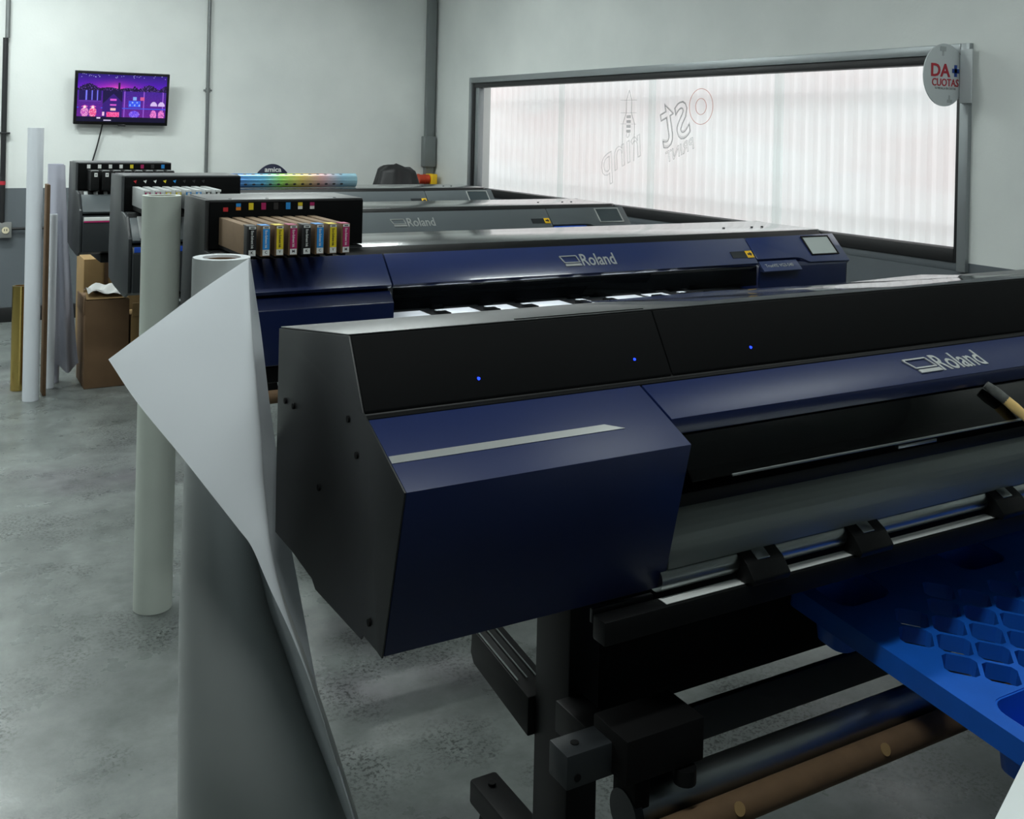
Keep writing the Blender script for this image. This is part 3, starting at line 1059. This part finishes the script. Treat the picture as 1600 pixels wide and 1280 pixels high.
stick4 = ('white', 'white', 'white', 'white', 'yellow', 'magenta', 'black', 'blue')
ordn = ('first', 'second', 'third', 'fourth')
for k in range(8):
    x0 = .845 + k * .0585
    yf, yb_ = Y4 - .155, Y4 - .004
    lab = 'black ink pouch case under the %s sticker on the farthest printer' % stick4[k] if k > 3 else 'black ink pouch case under the %s white sticker from the left, farthest printer' % ordn[k]
    t = thing('ink_pouch_case', lab, 'cartridge', (x0 + .02, Y4, 1.19), 'ink pouch cases on the farthest printer')
    obj('case', B().prism([(yf, 1.312), (yf + .02, 1.318), (yb_, 1.318), (yb_, 1.206), (yf + .012, 1.206), (yf, 1.216)], x0, x0 + .044, .002), 'rubber', t)
    obj('top_edge', B().box(x0 + .004, x0 + .04, yf - .001, yf + .012, 1.316, 1.3215, .001), 'cgrey', t)
    obj('number_label', B().box(x0 + .018, x0 + .035, yf - .0015, yf, 1.284, 1.306, 0), 'lw', t)
    obj('label_mark', B().box(x0 + .022, x0 + .031, yf - .0022, yf - .0016, 1.2925, 1.297, 0), 'lk', t)

# parts of the grey printers' left fronts: pale chutes and stripe
for k in range(4):
    x0 = .815 + k * .052
    obj('drain_chute', B().prism([(Y4 - .095, 1.195), (Y4 - .175, 1.118), (Y4 - .178, 1.122), (Y4 - .10, 1.2)], x0 + .002, x0 + .022, .0005), 'cgrey', p4)
for k in range(2):
    x0 = .83 + k * .075
    obj('drain_chute', B().prism([(Y3 - .128, 1.186), (Y3 - .212, 1.10), (Y3 - .218, 1.104), (Y3 - .134, 1.19)], x0, x0 + .062, .0005), 'cgrey', p3)
obj('stripe', B().box(.803, 1.30, Y4 - .24, Y4 - .2345, 1.045, 1.066, .001), 'lw', p4, 'white stripe')
obj('stripe', B().box(.803, 1.30, Y4 - .24, Y4 - .2345, 1.036, 1.0445, .001), 'Mg', p4, 'thin dull red stripe')
obj('stripe', B().box(.803, 1.30, Y3 - .24, Y3 - .2345, 1.045, 1.068, .001), 'nblue', p3, 'blue stripe')

# ------------------------------------------------------------------ nearest printer
X0, X1 = .648, 3.35
t = thing('large_format_printer', 'nearest printer, black with navy blue covers and a silver stripe', 'printer', (2.0, 1.74, 0))
p1 = t
ep = [(1.671, 1.24), (2.06, 1.184), (2.058, .93), (2.055, .77), (1.95, .77), (1.83, .762), (1.81, .75), (1.585, .757), (1.576, .768), (1.519, .767), (1.498, .765), (1.426, 1.048), (1.581, 1.118), (1.601, 1.126)]
epo = obj('end_panel', B().prism(ep, X0, X0 + .003, .0005), 'black', t)
obj('end_panel', B().prism(ep, X1 - .014, X1, .002), 'black', t)
for px_y, px_z in ((2.006, 1.049), (1.955, 1.051), (1.662, 1.10), (1.62, 1.05), (1.80, .94), (1.55, .80)):
    obj('bolt', B().tube([(X0 + .001, px_y, px_z), (X0 - .003, px_y, px_z)], .006, 10), 'deep', epo)
obj('head_cover', B().prism([(1.671, 1.24), (2.058, 1.185), (2.055, .95), (1.63, .95), (1.601, 1.126)], X0 + .0035, 1.298, .003), 'blackface', t)
obj('head_cover', B().prism([(1.671, 1.24), (2.058, 1.185), (2.055, .95), (1.63, .95), (1.601, 1.126)], 1.3, X1 - .0145, .003), 'blackface', t)
obj('top_plate', B().prism([(1.675, 1.2402), (2.055, 1.1862), (2.055, 1.1885), (1.675, 1.2425)], X0 + .002, X1 - .002, .0006), 'toprough', t, 'grey steel top plate')
obj('top_slot', B().prism([(1.688, 1.2405), (1.696, 1.2393), (1.696, 1.2412), (1.688, 1.2424)], .99, 1.29, 0), 'deep', t)
obj('cover_ledge', B().prism([(1.606, 1.128), (1.60, 1.120), (1.585, 1.119), (1.585, 1.09), (1.64, 1.09), (1.64, 1.128)], X0 + .0035, X1 - .0145, .001), 'rubber', t)
for ly, lz, lx in ((1.62, 1.1558, .875), (1.622, 1.158, 1.22), (1.62, 1.1563, 1.52)):
    obj('indicator_light', B().tube([(lx, ly + .004, lz), (lx, ly - .0025, lz)], .0028, 8), 'led', t, 'tiny blue light')
so = Vector((0, 1.581, 1.118))
sv = (Vector((0, 1.581, 1.118)) - Vector((0, 1.426, 1.048))).normalized()
sL = .170
ex = Vector((1, 0, 0))
nrm = ex.cross(sv)
# left cover: slanted top and overhanging front
lc = obj('left_cover', B().prism([(1.581, 1.118), (1.426, 1.048), (1.496, .768), (1.62, .765), (1.62, 1.10)], X0 + .0035, 1.204, .0012), 'bluesatin', t)
obj('silver_stripe', B().plate([(X0 + .004, -.1065), (1.10, -.1065), (1.065, -.090), (X0 + .004, -.090)], so + nrm * .0002, ex, sv, .001, 0), 'emblem', lc, 'silver stripe with a slanted end')
fc = obj('front_cover', B().plate([(1.209, -.101), (2.80, -.101), (2.80, 0), (1.209, 0)], so, ex, sv, -.02, .0012), 'bluesatin', t)
obj('emblem', emblem(B(), so + ex * 1.905 - sv * .068 + nrm * .0005, ex, sv, .245), 'emblem', fc, 'silver raised emblem and word')
obj('cover_lip', B().prism([(1.4895, 1.0755), (1.489, 1.047), (1.497, 1.045), (1.505, 1.075)], 1.209, 2.80, .001), 'bluedark', fc)
sw_ = obj('smoked_window', B().prism([(1.493, 1.046), (1.425, .982), (1.428, .979), (1.497, 1.043)], 1.209, 2.80, .0006), 'smoke', t)
obj('window_edge', B().prism([(1.4255, .9825), (1.4225, .979), (1.4245, .977), (1.4285, .979)], 1.30, 2.78, .0004), 'alu', sw_)
obj('window_handle', B().box(1.78, 1.90, 1.452, 1.462, .955, .962, .001), 'alu', t)
obj('inner_wall', B().box(1.209, 2.80, 1.60, 1.62, .90, 1.09, .001), 'greydark', t)
obj('platen', B().box(1.209, 2.80, 1.50, 1.60, .905, .93, .002), 'rubber', t)
for a, c in ((1.42, 1.60), (1.66, 1.80), (1.87, 2.03), (2.1, 2.24)):
    obj('media_guide', B().box(a, c, 1.545, 1.552, .9295, .938, .0005), 'emblem', t)
ap = []
for k in range(13):
    a = math.radians(90 * k / 12)
    ap.append((1.57 - .085 * math.sin(a), .835 + .095 * math.cos(a)))
ap += [(1.485, .802), (1.57, .802)]
obj('apron', B().prism(ap, 1.206, 2.82, .001), 'apron', t)
obj('roller', B().tube([(1.19, 1.505, .782), (2.9, 1.505, .782)], .024, 24), 'steel', t)
obj('beam', B().box(1.05, 2.95, 1.462, 1.50, .705, .748, .004), 'rubber', t)
obj('beam_top_strip', B().box(1.19, 2.94, 1.468, 1.492, .7485, .7500, .0004), 'lw', t, 'pale strip')
for cx_ in (1.375, 1.665, 2.12):
    cl = obj('media_clamp', B().prism([(1.462, .789), (1.492, .806), (1.515, .80), (1.50, .75), (1.445, .752), (1.44, .764)], cx_, cx_ + .095, .003), 'rubber', t)
    obj('clamp_plate', B().prism([(1.464, .7905), (1.491, .8058), (1.491, .8078), (1.464, .7925)], cx_ + .03, cx_ + .062, .0006), 'steel', cl)
# stand
for lx in (1.12, 2.88):
    obj('leg_post', B().box(lx, lx + .072, 1.675, 1.80, .115, .768, .004), 'rubber', t)
    ft = obj('foot', B().box(lx + .0, lx + .07, 1.32, 2.075, .062, .118, .008), 'rubber', t)
    obj('foot_bolt', B().tube([(lx + .035, 2.03, .118), (lx + .035, 2.03, .124)], .009, 10), 'deep', ft)
    for fy_ in (1.37, 2.02):
        obj('caster', B().tube([(lx + .015, fy_, .031), (lx + .055, fy_, .031)], .031, 18), 'rubber', ft)
    ra = obj('rear_arm', B().prism([(1.80, .36), (1.80, .44), (2.05, .475), (2.055, .42), (2.04, .40)], lx - .015, lx + .055, .003), 'rubber', t)
    for q in (.0, .022, .044):
        obj('groove_edge', B().prism([(1.85, .4505), (2.04, .4765), (2.04, .4785), (1.85, .4525)], lx - .012 + q, lx - .0095 + q, 0), 'steel', ra)
obj('back_panel', B().box(1.195, 2.88, 1.785, 1.80, .362, .72, .002), 'deep', t)
obj('upper_beam', B().box(1.192, 2.88, 1.69, 1.78, .60, .768, .004), 'deep', t)
obj('crossbeam', B().box(1.192, 2.88, 1.695, 1.712, .303, .383, .004), 'greydark', t)
obj('side_strip', B().box(1.055, 1.19, 1.508, 1.516, .727, .752, .001), 'greydark', t)
ar = obj('take_up_arm', B().box(1.0, 1.16, 1.495, 1.555, .452, .512, .003), 'greydark', t)
for hx, hz in ((1.022, .47),):
    obj('hole_plug', B().tube([(hx, 1.496, hz), (hx, 1.4935, hz)], .007, 12), 'deep', ar)
obj('hole_plug', B().tube([(1.035, 1.525, .511), (1.035, 1.525, .5135)], .008, 12), 'deep', ar)
obj('arm_bracket', B().box(1.09, 1.15, 1.555, 1.676, .44, .50, .003), 'rubber', t)
mo = obj('motor_box', B().box(1.095, 1.27, 1.45, 1.555, .455, .535, .004), 'deep', t)
obj('motor_knob', B().tube([(1.23, 1.455, .452), (1.23, 1.455, .425)], .021, 16), 'rubber', mo)
obj('tube_holder', B().box(1.135, 1.168, 1.476, 1.545, .335, .452, .003), 'deep', t)
tk = obj('take_up_tube', B().tube([(1.15, 1.508, .366), (2.92, 1.508, .366)], .038, 28), 'alu', t, 'grey metal take-up tube')
obj('tube_cap', B().tube([(1.132, 1.508, .366), (1.15, 1.508, .366)], .041, 24), 'greydark', tk)
ct = thing('cardboard_tube', 'brown cardboard tube with round stickers along the take-up bar', 'tube', (2.0, 1.447, .325))
obj('tube', B().pipe((1.17, 1.441, .351), (2.75, 1.441, .351), .027, .021), 'core', ct)
for sx in (1.205, 1.33, 1.72):
    a = math.radians(215)
    b = B()
    b.tube([(sx, 1.441 - .0255 * .85, .351 + .0255 * .53), (sx, 1.441 - .0282 * .85, .351 + .0282 * .53)], .012, 16)
    obj('round_sticker', b, 'lw' if sx < 1.3 else 'cardlight', ct)

# clear plastic sheet and brush lying on the nearest printer
sheet = B()
rows = []
for i in range(13):
    f = i / 12
    row = []
    for j in range(7):
        g_ = j / 6
        yy = 1.68 + .34 * g_
        xx = 1.36 + .08 * (1 - g_) + 1.2 * f
        zz = 1.2455 - (yy - 1.675) * .1446 + .004 + .003 * math.sin(9 * f + 5 * g_) * (.3 + f)
        row.append((xx, yy, zz))
    rows.append(row)
single('plastic_sheet', sheet.grid(rows).thicken(.0006), 'clear', 'clear wrinkled plastic sheet lying on top of the nearest printer', 'sheet', (2.0, 1.85, 1.216))
bo = so - sv * .112
t = thing('brush', 'small brush with dark bristles and yellow wooden handle on the smoked window', 'brush', (2.13, 1.45, 1.01))
P_a, P_b, P_c = Vector((2.10, 1.480, 1.050)), Vector((2.125, 1.446, 1.020)), Vector((2.145, 1.405, .985))
obj('bristles', B().tube([P_a, (P_a + P_b) / 2, P_b], [.009, .012, .011], 12), 'bristle', t)
obj('handle', B().tube([P_b, P_b.lerp(P_c, .4), P_c], [.011, .012, .010], 12), 'wood', t, 'yellow wooden handle')

# ------------------------------------------------------------------ near roll with its loose sheet
FLAP = [
  ((0.549,1.940,1.346), (0.549,1.940,1.346), (0.555,1.954,1.345)),
  ((0.451,1.891,1.299), (0.547,1.915,1.293), (0.573,1.978,1.276)),
  ((0.361,1.843,1.251), (0.547,1.890,1.238), (0.591,2.002,1.209)),
  ((0.280,1.801,1.207), (0.547,1.863,1.178), (0.606,2.017,1.135)),
  ((0.324,1.780,1.135), (0.549,1.837,1.119), (0.624,2.041,1.052)),
  ((0.393,1.758,1.042), (0.551,1.804,1.047), (0.649,2.072,0.949)),
  ((0.438,1.741,0.979), (0.550,1.776,0.987), (0.666,2.086,0.871)),
  ((0.480,1.726,0.920), (0.549,1.750,0.929), (0.684,2.099,0.790)),
  ((0.502,1.717,0.887), (0.548,1.730,0.886), (0.698,2.102,0.712)),
  ((0.527,1.699,0.824), (0.555,1.717,0.824), (0.710,2.095,0.646)),
  ((0.556,1.682,0.756), (0.573,1.707,0.747), (0.717,2.057,0.567)),
  ((0.583,1.672,0.686), (0.598,1.698,0.672), (0.719,2.009,0.499)),
  ((0.613,1.667,0.600), (0.625,1.694,0.583), (0.722,1.950,0.428)),
  ((0.634,1.666,0.533), (0.646,1.693,0.515), (0.716,1.872,0.400)),
  ((0.666,1.670,0.435), (0.678,1.698,0.415), (0.725,1.810,0.337)),
  ((0.711,1.668,0.293), (0.724,1.695,0.272), (0.753,1.759,0.221)),
  ((0.791,1.668,0.038), (0.805,1.695,0.012), (0.815,1.712,0.004)),
]
CONE = [
  (0.515,2.010,1.341,0.0539,0.0539),
  (0.516,2.004,1.196,0.0562,0.0639),
  (0.515,1.991,1.038,0.0593,0.0823),
  (0.515,1.973,0.921,0.0634,0.1069),
  (0.520,1.962,0.802,0.0704,0.1294),
  (0.536,1.953,0.681,0.0890,0.1500),
  (0.555,1.931,0.565,0.1142,0.1500),
  (0.575,1.919,0.445,0.1371,0.1500),
  (0.600,1.928,0.312,0.1596,0.1500),
  (0.626,1.936,0.163,0.1843,0.1500),
  (0.652,1.932,0.003,0.2125,0.1500),
]


def spline(P, n, kink=None):
    """Catmull-Rom through points, n samples per span; kink = index kept sharp"""
    P = [Vector(p) for p in P]
    out = []
    for i in range(len(P) - 1):
        a = P[i - 1] if i > 0 and i != kink else P[i] * 2 - P[i + 1]
        d = P[i + 2] if i + 2 < len(P) and i + 1 != kink else P[i + 1] * 2 - P[i]
        p, q = P[i], P[i + 1]
        for k in range(n):
            s = k / n
            out.append(.5 * ((2 * p) + (q - a) * s + (2 * a - 5 * p + 4 * q - d) * s * s + (3 * p - a - 3 * q + d) * s ** 3))
    out.append(P[-1])
    return out


t = thing('vinyl_roll', 'nearest white vinyl roll standing with a loose sheet peeled open at its top', 'vinyl roll', (.55, 2.01, 0))
obj('roll', B().pipe((.516, 2.012, .002), (.516, 2.011, 1.341), .0536, .036, 56), 'paper', t)
obj('core', B().pipe((.516, 2.012, .004), (.516, 2.011, 1.336), .0358, .031, 48), 'core', t, 'brown cardboard core')
cs = spline([(c[0], c[1], c[2]) for c in CONE], 4)
wb = spline([(c[3], c[4], 0) for c in CONE], 4)
rows = []
rx, ry = Vector((rt.x, rt.y, 0)), Vector((fw.x, fw.y, 0))
for c, q in zip(cs, wb):
    rows.append([c + rx * (q.x + .0006) * math.cos(k * math.tau / 64) + ry * (q.y + .0006) * math.sin(k * math.tau / 64) for k in range(64)])
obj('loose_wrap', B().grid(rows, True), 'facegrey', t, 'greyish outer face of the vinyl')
Es = spline([r[0] for r in FLAP], 6, 3)
Fs = spline([r[1] for r in FLAP], 6)
Ss = spline([r[2] for r in FLAP], 6)
rows = []
for i, (e, f, s_) in enumerate(zip(Es, Fs, Ss)):
    row = []
    w_ = (f - e).length
    fa = f + (e - f) * min(.5, (.016 + .05 * min(1, i / 48)) / max(w_, .001))
    ctrl = Vector((f.x + .08 * (s_.x - f.x), f.y + .95 * (s_.y - f.y), (f.z + s_.z) / 2))
    fb = f.lerp(ctrl, .22)
    bul = Vector((.25, -.2, .1)).normalized() * min(.006, w_ * .03)
    for k in range(9):
        s1 = k / 8
        row.append(e.lerp(fa, s1) - bul * math.sin(math.pi * s1) * -.6)
    for k in range(1, 7):
        s1 = k / 6
        row.append(fa.lerp(f, s1).lerp(f.lerp(fb, s1), s1))
    for k in range(1, 9):
        s1 = k / 8
        row.append(fb.lerp(ctrl, s1).lerp(ctrl.lerp(s_, s1), s1))
    rows.append(row)
obj('loose_sheet', B().grid(rows), 'paper', t, 'white sheet peeled away with a pointed free corner')

# ------------------------------------------------------------------ other rolls at the left
def roll(label, x, y, r, h, m, core=True, lean=(0, 0)):
    t = thing('vinyl_roll', label, 'vinyl roll', (x, y, 0))
    p0, p1_ = Vector((x, y, .001)), Vector((x + lean[0], y + lean[1], h))
    obj('roll', B().pipe(p0, p1_, r, r * .72, 48), m, t)
    if core:
        obj('core', B().pipe(p0 + Vector((0, 0, .003)), p1_ - Vector((0, 0, .006)), r * .715, r * .6, 40), 'core', t, 'brown cardboard core')
    return t


t = roll('pale grey-green vinyl roll standing in front of the navy blue printer', .703, 3.525, .0615, 1.358, 'greenwhite')
roll('tall slim white roll standing at the far left of the room', .587, 6.44, .043, 1.55, 'white', lean=(-.003, 0))
t = roll('short roll of shiny gold foil behind the tall white roll', .545, 6.72, .043, .615, 'gold')
roll('short lilac white roll beside the brown board', .712, 6.69, .025, 1.035, 'white')
single('brown_board', B().box(.655, .674, 6.50, 6.62, .002, 1.222, .002), 'core', 'narrow brown fibreboard strip standing right of the tall white roll', 'board', (.665, 6.56, 0))
# film roll with its hanging lilac sheet
t = thing('film_roll', 'lilac grey film roll with a loose hanging sheet beside the farthest printer', 'vinyl roll', (.74, 6.82, 0))
obj('roll', B().pipe((.735, 6.83, .001), (.735, 6.83, 1.33), .045, .034, 40), 'lilac', t)
rows = []
for i in range(21):
    f = i / 20
    z = 1.325 - 1.22 * f
    row = []
    for j in range(25):
        g_ = j / 24
        x = .70 + (.082 + .095 * f ** 1.3) * g_
        yy = 6.775 - .035 * math.sin(math.pi * g_) + .016 * f * math.sin(g_ * 15 + 1.5 * f) - .02 * f
        row.append((x, yy, z + (.03 * math.sin(g_ * 7) if i == 20 else 0)))
    rows.append(row)
obj('hanging_sheet', B().grid(rows), 'lilac', t)

# ------------------------------------------------------------------ boxes
t = thing('cardboard_box', 'large brown cardboard box topped with crumpled plastic, under the grey printers', 'box', (1.03, 6.66, 0))
bx0, bx1, by0, by1, bh = .885, 1.135, 6.565, 6.9, .53
obj('carton', B().box(bx0, bx1, by0, by1, 0.001, bh - .004, .004), 'card', t)
rows = []
obj('flap', B().box(bx0 - .004, bx0 + .002, by0 + .01, by1 - .01, bh - .09, bh + .012, .001), 'card', t)
obj('flap', B().plate([(bx0 + .005, 0), (bx1 - .005, 0), (bx1 - .02, .15), (bx0 + .02, .15)], (0, by0 + .005, bh), (1, 0, 0), (0, .98, .12), .004, .001), 'cardlight', t)
rows = []
for i in range(9):
    row = []
    for j in range(12):
        f, g_ = i / 8, j / 11
        row.append((bx0 + .02 + .25 * g_, by0 + .03 + .2 * f, bh + .032 + .012 * math.sin(7 * g_ + 5 * f) + .010 * math.sin(13 * g_ - 8 * f) + .02 * f))
    rows.append(row)
single('plastic_wrap', B().grid(rows).thicken(.001), 'plastic', 'crumpled clear plastic wrapping lying on the large cardboard box', 'wrapping', (1.0, 6.7, .54))
t = thing('cardboard_box', 'light tan cardboard box behind the large brown box', 'box', (1.1, 7.25, 0))
obj('carton', B().box(.95, 1.36, 7.15, 7.5, .001, .70, .004), 'cardlight', t)
obj('tape_strip', B().box(1.075, 1.10, 7.147, 7.1495, .40, .70, 0), 'core', t)
obj('edge_strip', B().box(1.10, 1.36, 7.146, 7.149, .525, .535, 0), 'core', t)
t = thing('cardboard_box', 'narrow brown carton standing right of the large brown box', 'box', (1.16, 6.62, 0))
obj('carton', B().box(1.146, 1.19, 6.55, 6.8, .001, .42, .003), 'cardlight', t)
obj('flap', B().box(1.148, 1.188, 6.545, 6.552, .42, .50, .001), 'cardlight', t)

# ------------------------------------------------------------------ on the farthest printer
t = thing('holographic_roll', 'shiny rainbow holographic film roll lying on top of the farthest printer', 'film roll', (1.2, 6.375, 1.2))
obj('roll', B().pipe((1.32, 6.375, 1.247), (2.49, 6.375, 1.247), .045, .03, 48), 'holo', t)
b = B()
for k in range(18):
    x = 1.50 + k * .052
    for an in (62, -28):
        a = math.radians(180 - an)
        yy, zz = 6.375 + .0452 * math.cos(a), 1.247 + .0452 * math.sin(a)
        n_ = Vector((0, math.cos(a), math.sin(a)))
        u_ = Vector((1, 0, 0))
        v_ = n_.cross(u_)
        pts = [(.011 * math.cos(q * math.tau / 10), .007 * math.sin(q * math.tau / 10)) for q in range(10)]
        b.plate(pts, Vector((x, yy, zz)), u_, v_, -.0006, 0)
obj('printed_marks', b, 'lk', t, 'row of small dark printed marks', 'stuff')

# black covered object in the corner
t = thing('covered_stand', 'black cloth cover draped over a stand in the far corner', 'cover', (3.68, 8.45, 0))
rows = []
NP = 64
for i in range(22):
    f = i / 21
    z = 1.255 - f * 1.25
    if i < 6:
        q = i / 5
        wx, wy = .02 + .15 * math.sin(q * math.pi / 2), .02 + .11 * math.sin(q * math.pi / 2)
        z = 1.25 - .05 * (1 - math.cos(q * math.pi / 2)) ** 1.6
    else:
        q = (i - 5) / 16
        wx, wy = .17 + .085 * min(1, q * 4.0) + .02 * q, .13 + .06 * min(1, q * 3)
        z = 1.2 - q * 1.193
    row = []
    for k in range(NP):
        a = k * math.tau / NP
        fold = 1 + (.05 + .03 * math.sin(3 * a)) * math.sin(9 * a + .7 * f) * min(1, f * 3) + .02 * math.sin(4 * a)
        ca, sa = math.cos(a), math.sin(a)
        sup = 1 / (abs(ca) ** 3.2 + abs(sa) ** 3.2) ** (1 / 3.2)
        row.append((3.68 + .02 * math.sin(2.2 * f) + wx * ca * sup * fold, 8.45 + wy * sa * sup * fold, z + .016 * math.sin(3 * a + .5) * (1 - min(1, f * 3)) + (.02 if i < 3 else 0) * math.cos(a + 2.4)))
    rows.append(row)
b = B().grid(rows, True)
top_ring = [v for v in b.bm.verts if v.co.z > 1.245]
obj('cloth', b, 'cloth', t)
obj('frame_top', B().box(3.60, 3.77, 8.38, 8.52, 1.18, 1.25, .01), 'cloth', t)

# ------------------------------------------------------------------ blue pallet
PO = Vector((1.793, 1.766, .55))
pu = Vector((0, -1, -.10)).normalized()
pv = Vector((1, 0, 0))
pn = pv.cross(pu) * -1
pn = Vector((0, -pu.z * -1, 0))
pn = pu.cross(pv)
if pn.z < 0:
    pn = -pn
UL, VL = 1.10, 1.08
t = thing('plastic_pallet', 'bright blue plastic pallet with a diamond grid deck resting on the nearest printer stand', 'pallet', tuple(PO - pn * .15))


def to_w(u, v, d=0):
    return PO + pu * u + pv * v + pn * d


def rrect(u0, u1, v0, v1, r, n=5):
    pts = []
    for cu, cv, a0 in ((u1 - r, v1 - r, 0), (u0 + r, v1 - r, 90), (u0 + r, v0 + r, 180), (u1 - r, v0 + r, 270)):
        for k in range(n + 1):
            a = math.radians(a0 + 90 * k / n)
            pts.append((cu + r * math.cos(a), cv + r * math.sin(a)))
    return pts


cups = [(u, v) for u in (.075, .555, 1.035 - .01) for v in (.125, .555, .985 - .03)]
CU, CV = .062, .085
cu2 = bpy.data.curves.new('deck', 'CURVE')
cu2.dimensions = '2D'
cu2.fill_mode = 'BOTH'
cu2.extrude = .0175


def add_poly(pts):
    sp = cu2.splines.new('POLY')
    sp.points.add(len(pts) - 1)
    for p, q in zip(sp.points, pts):
        p.co = (q[0], q[1], 0, 1)
    sp.use_cyclic_u = True


add_poly(rrect(0, UL, 0, VL, .02))
for u, v in cups:
    add_poly(rrect(u - CU, u + CU, v - CV, v + CV, .04))
for i in range(-2, 40):
    for j in range(-2, 40):
        if (i + j) % 2 == 0:
            continue
        u, v = .166 + .0556 * i, .158 + .0546 * j
        if not (.14 < u < UL - .10 and .075 < v < VL - .07):
            continue
        if any(abs(u - a) < CU + .038 and abs(v - c) < CV + .04 for a, c in cups):
            continue
        hu, hv = .0455, .047
        pts = []
        for a, c in ((1, 0), (0, 1), (-1, 0), (0, -1)):
            # diamond with clipped corners
            if a:
                pts += [(u + a * hu * .9, v - a * hv * .16), (u + a * hu * .9, v + a * hv * .16)]
            else:
                pts += [(u + c * hu * .16, v + c * hv * .9), (u - c * hu * .16, v + c * hv * .9)]
        add_poly(pts)
co = bpy.data.objects.new('deck', cu2)
COL.objects.link(co)
dg = bpy.context.evaluated_depsgraph_get()
dm = bpy.data.meshes.new_from_object(co.evaluated_get(dg))
bpy.data.objects.remove(co)
m4 = Matrix(((pu.x, pv.x, pn.x, PO.x), (pu.y, pv.y, pn.y, PO.y), (pu.z, pv.z, pn.z, PO.z), (0, 0, 0, 1)))
b = B().mesh_at(dm, Matrix.Translation(-pn * .0175) @ m4)
bmesh.ops.remove_doubles(b.bm, verts=b.bm.verts[:], dist=1e-5)
bmesh.ops.recalc_face_normals(b.bm, faces=b.bm.faces[:])
obj('deck', b, 'pallet', t)
# skirt around the rim
outer = rrect(0, UL, 0, VL, .02)
inner = rrect(.006, UL - .006, .006, VL - .006, .016)
b = B()
b.grid([[to_w(u, v, -.0352) for u, v in outer], [to_w(u, v, -.047) for u, v in outer], [to_w(u, v, -.047) for u, v in inner], [to_w(u, v, -.036) for u, v in inner]], True)
bmesh.ops.recalc_face_normals(b.bm, faces=b.bm.faces[:])
obj('rim', b, 'pallet', t)
for u, v in cups:
    b = B()
    lv = []
    for d, k, th in ((-.002, 1.0, 0), (-.125, .72, 0)):
        lv.append([to_w(*q, d) for q in rrect(u - CU * k, u + CU * k, v - CV * k, v + CV * k, .04 * k)])
    lv.append([to_w(u + (q[0] - u) * .02, v + (q[1] - v) * .02, -.125) for q in rrect(u - CU * .7, u + CU * .7, v - CV * .7, v + CV * .7, .03)])
    b.grid(lv, True)
    b.thicken(.004)
    obj('leg_cup', b, 'pallet', t)

# white worktable, only a corner of it in view
e1 = Vector((.929, .37, 0)).normalized()
e2 = Vector((e1.y, -e1.x, 0))
T0 = Vector((1.03, .749, .75))
t = thing('worktable', 'white worktable, only its corner in view at bottom right', 'table', tuple(T0 + e1 * .5 + e2 * .4 - Vector((0, 0, .75))))
obj('tabletop', B().plate([(0, 0), (1.3, 0), (1.3, -.8), (0, -.8)], T0 - Vector((0, 0, .03)), e1, -e2, .03, .003), 'tablew', t)
for a, c in ((.06, .12), (.06, .74), (1.1, .62), (1.1, .74)):
    p = T0 + e1 * a + e2 * c
    obj('leg', B().tube([(p.x, p.y, .001), (p.x, p.y, .72)], .02, 14), 'alu', t)
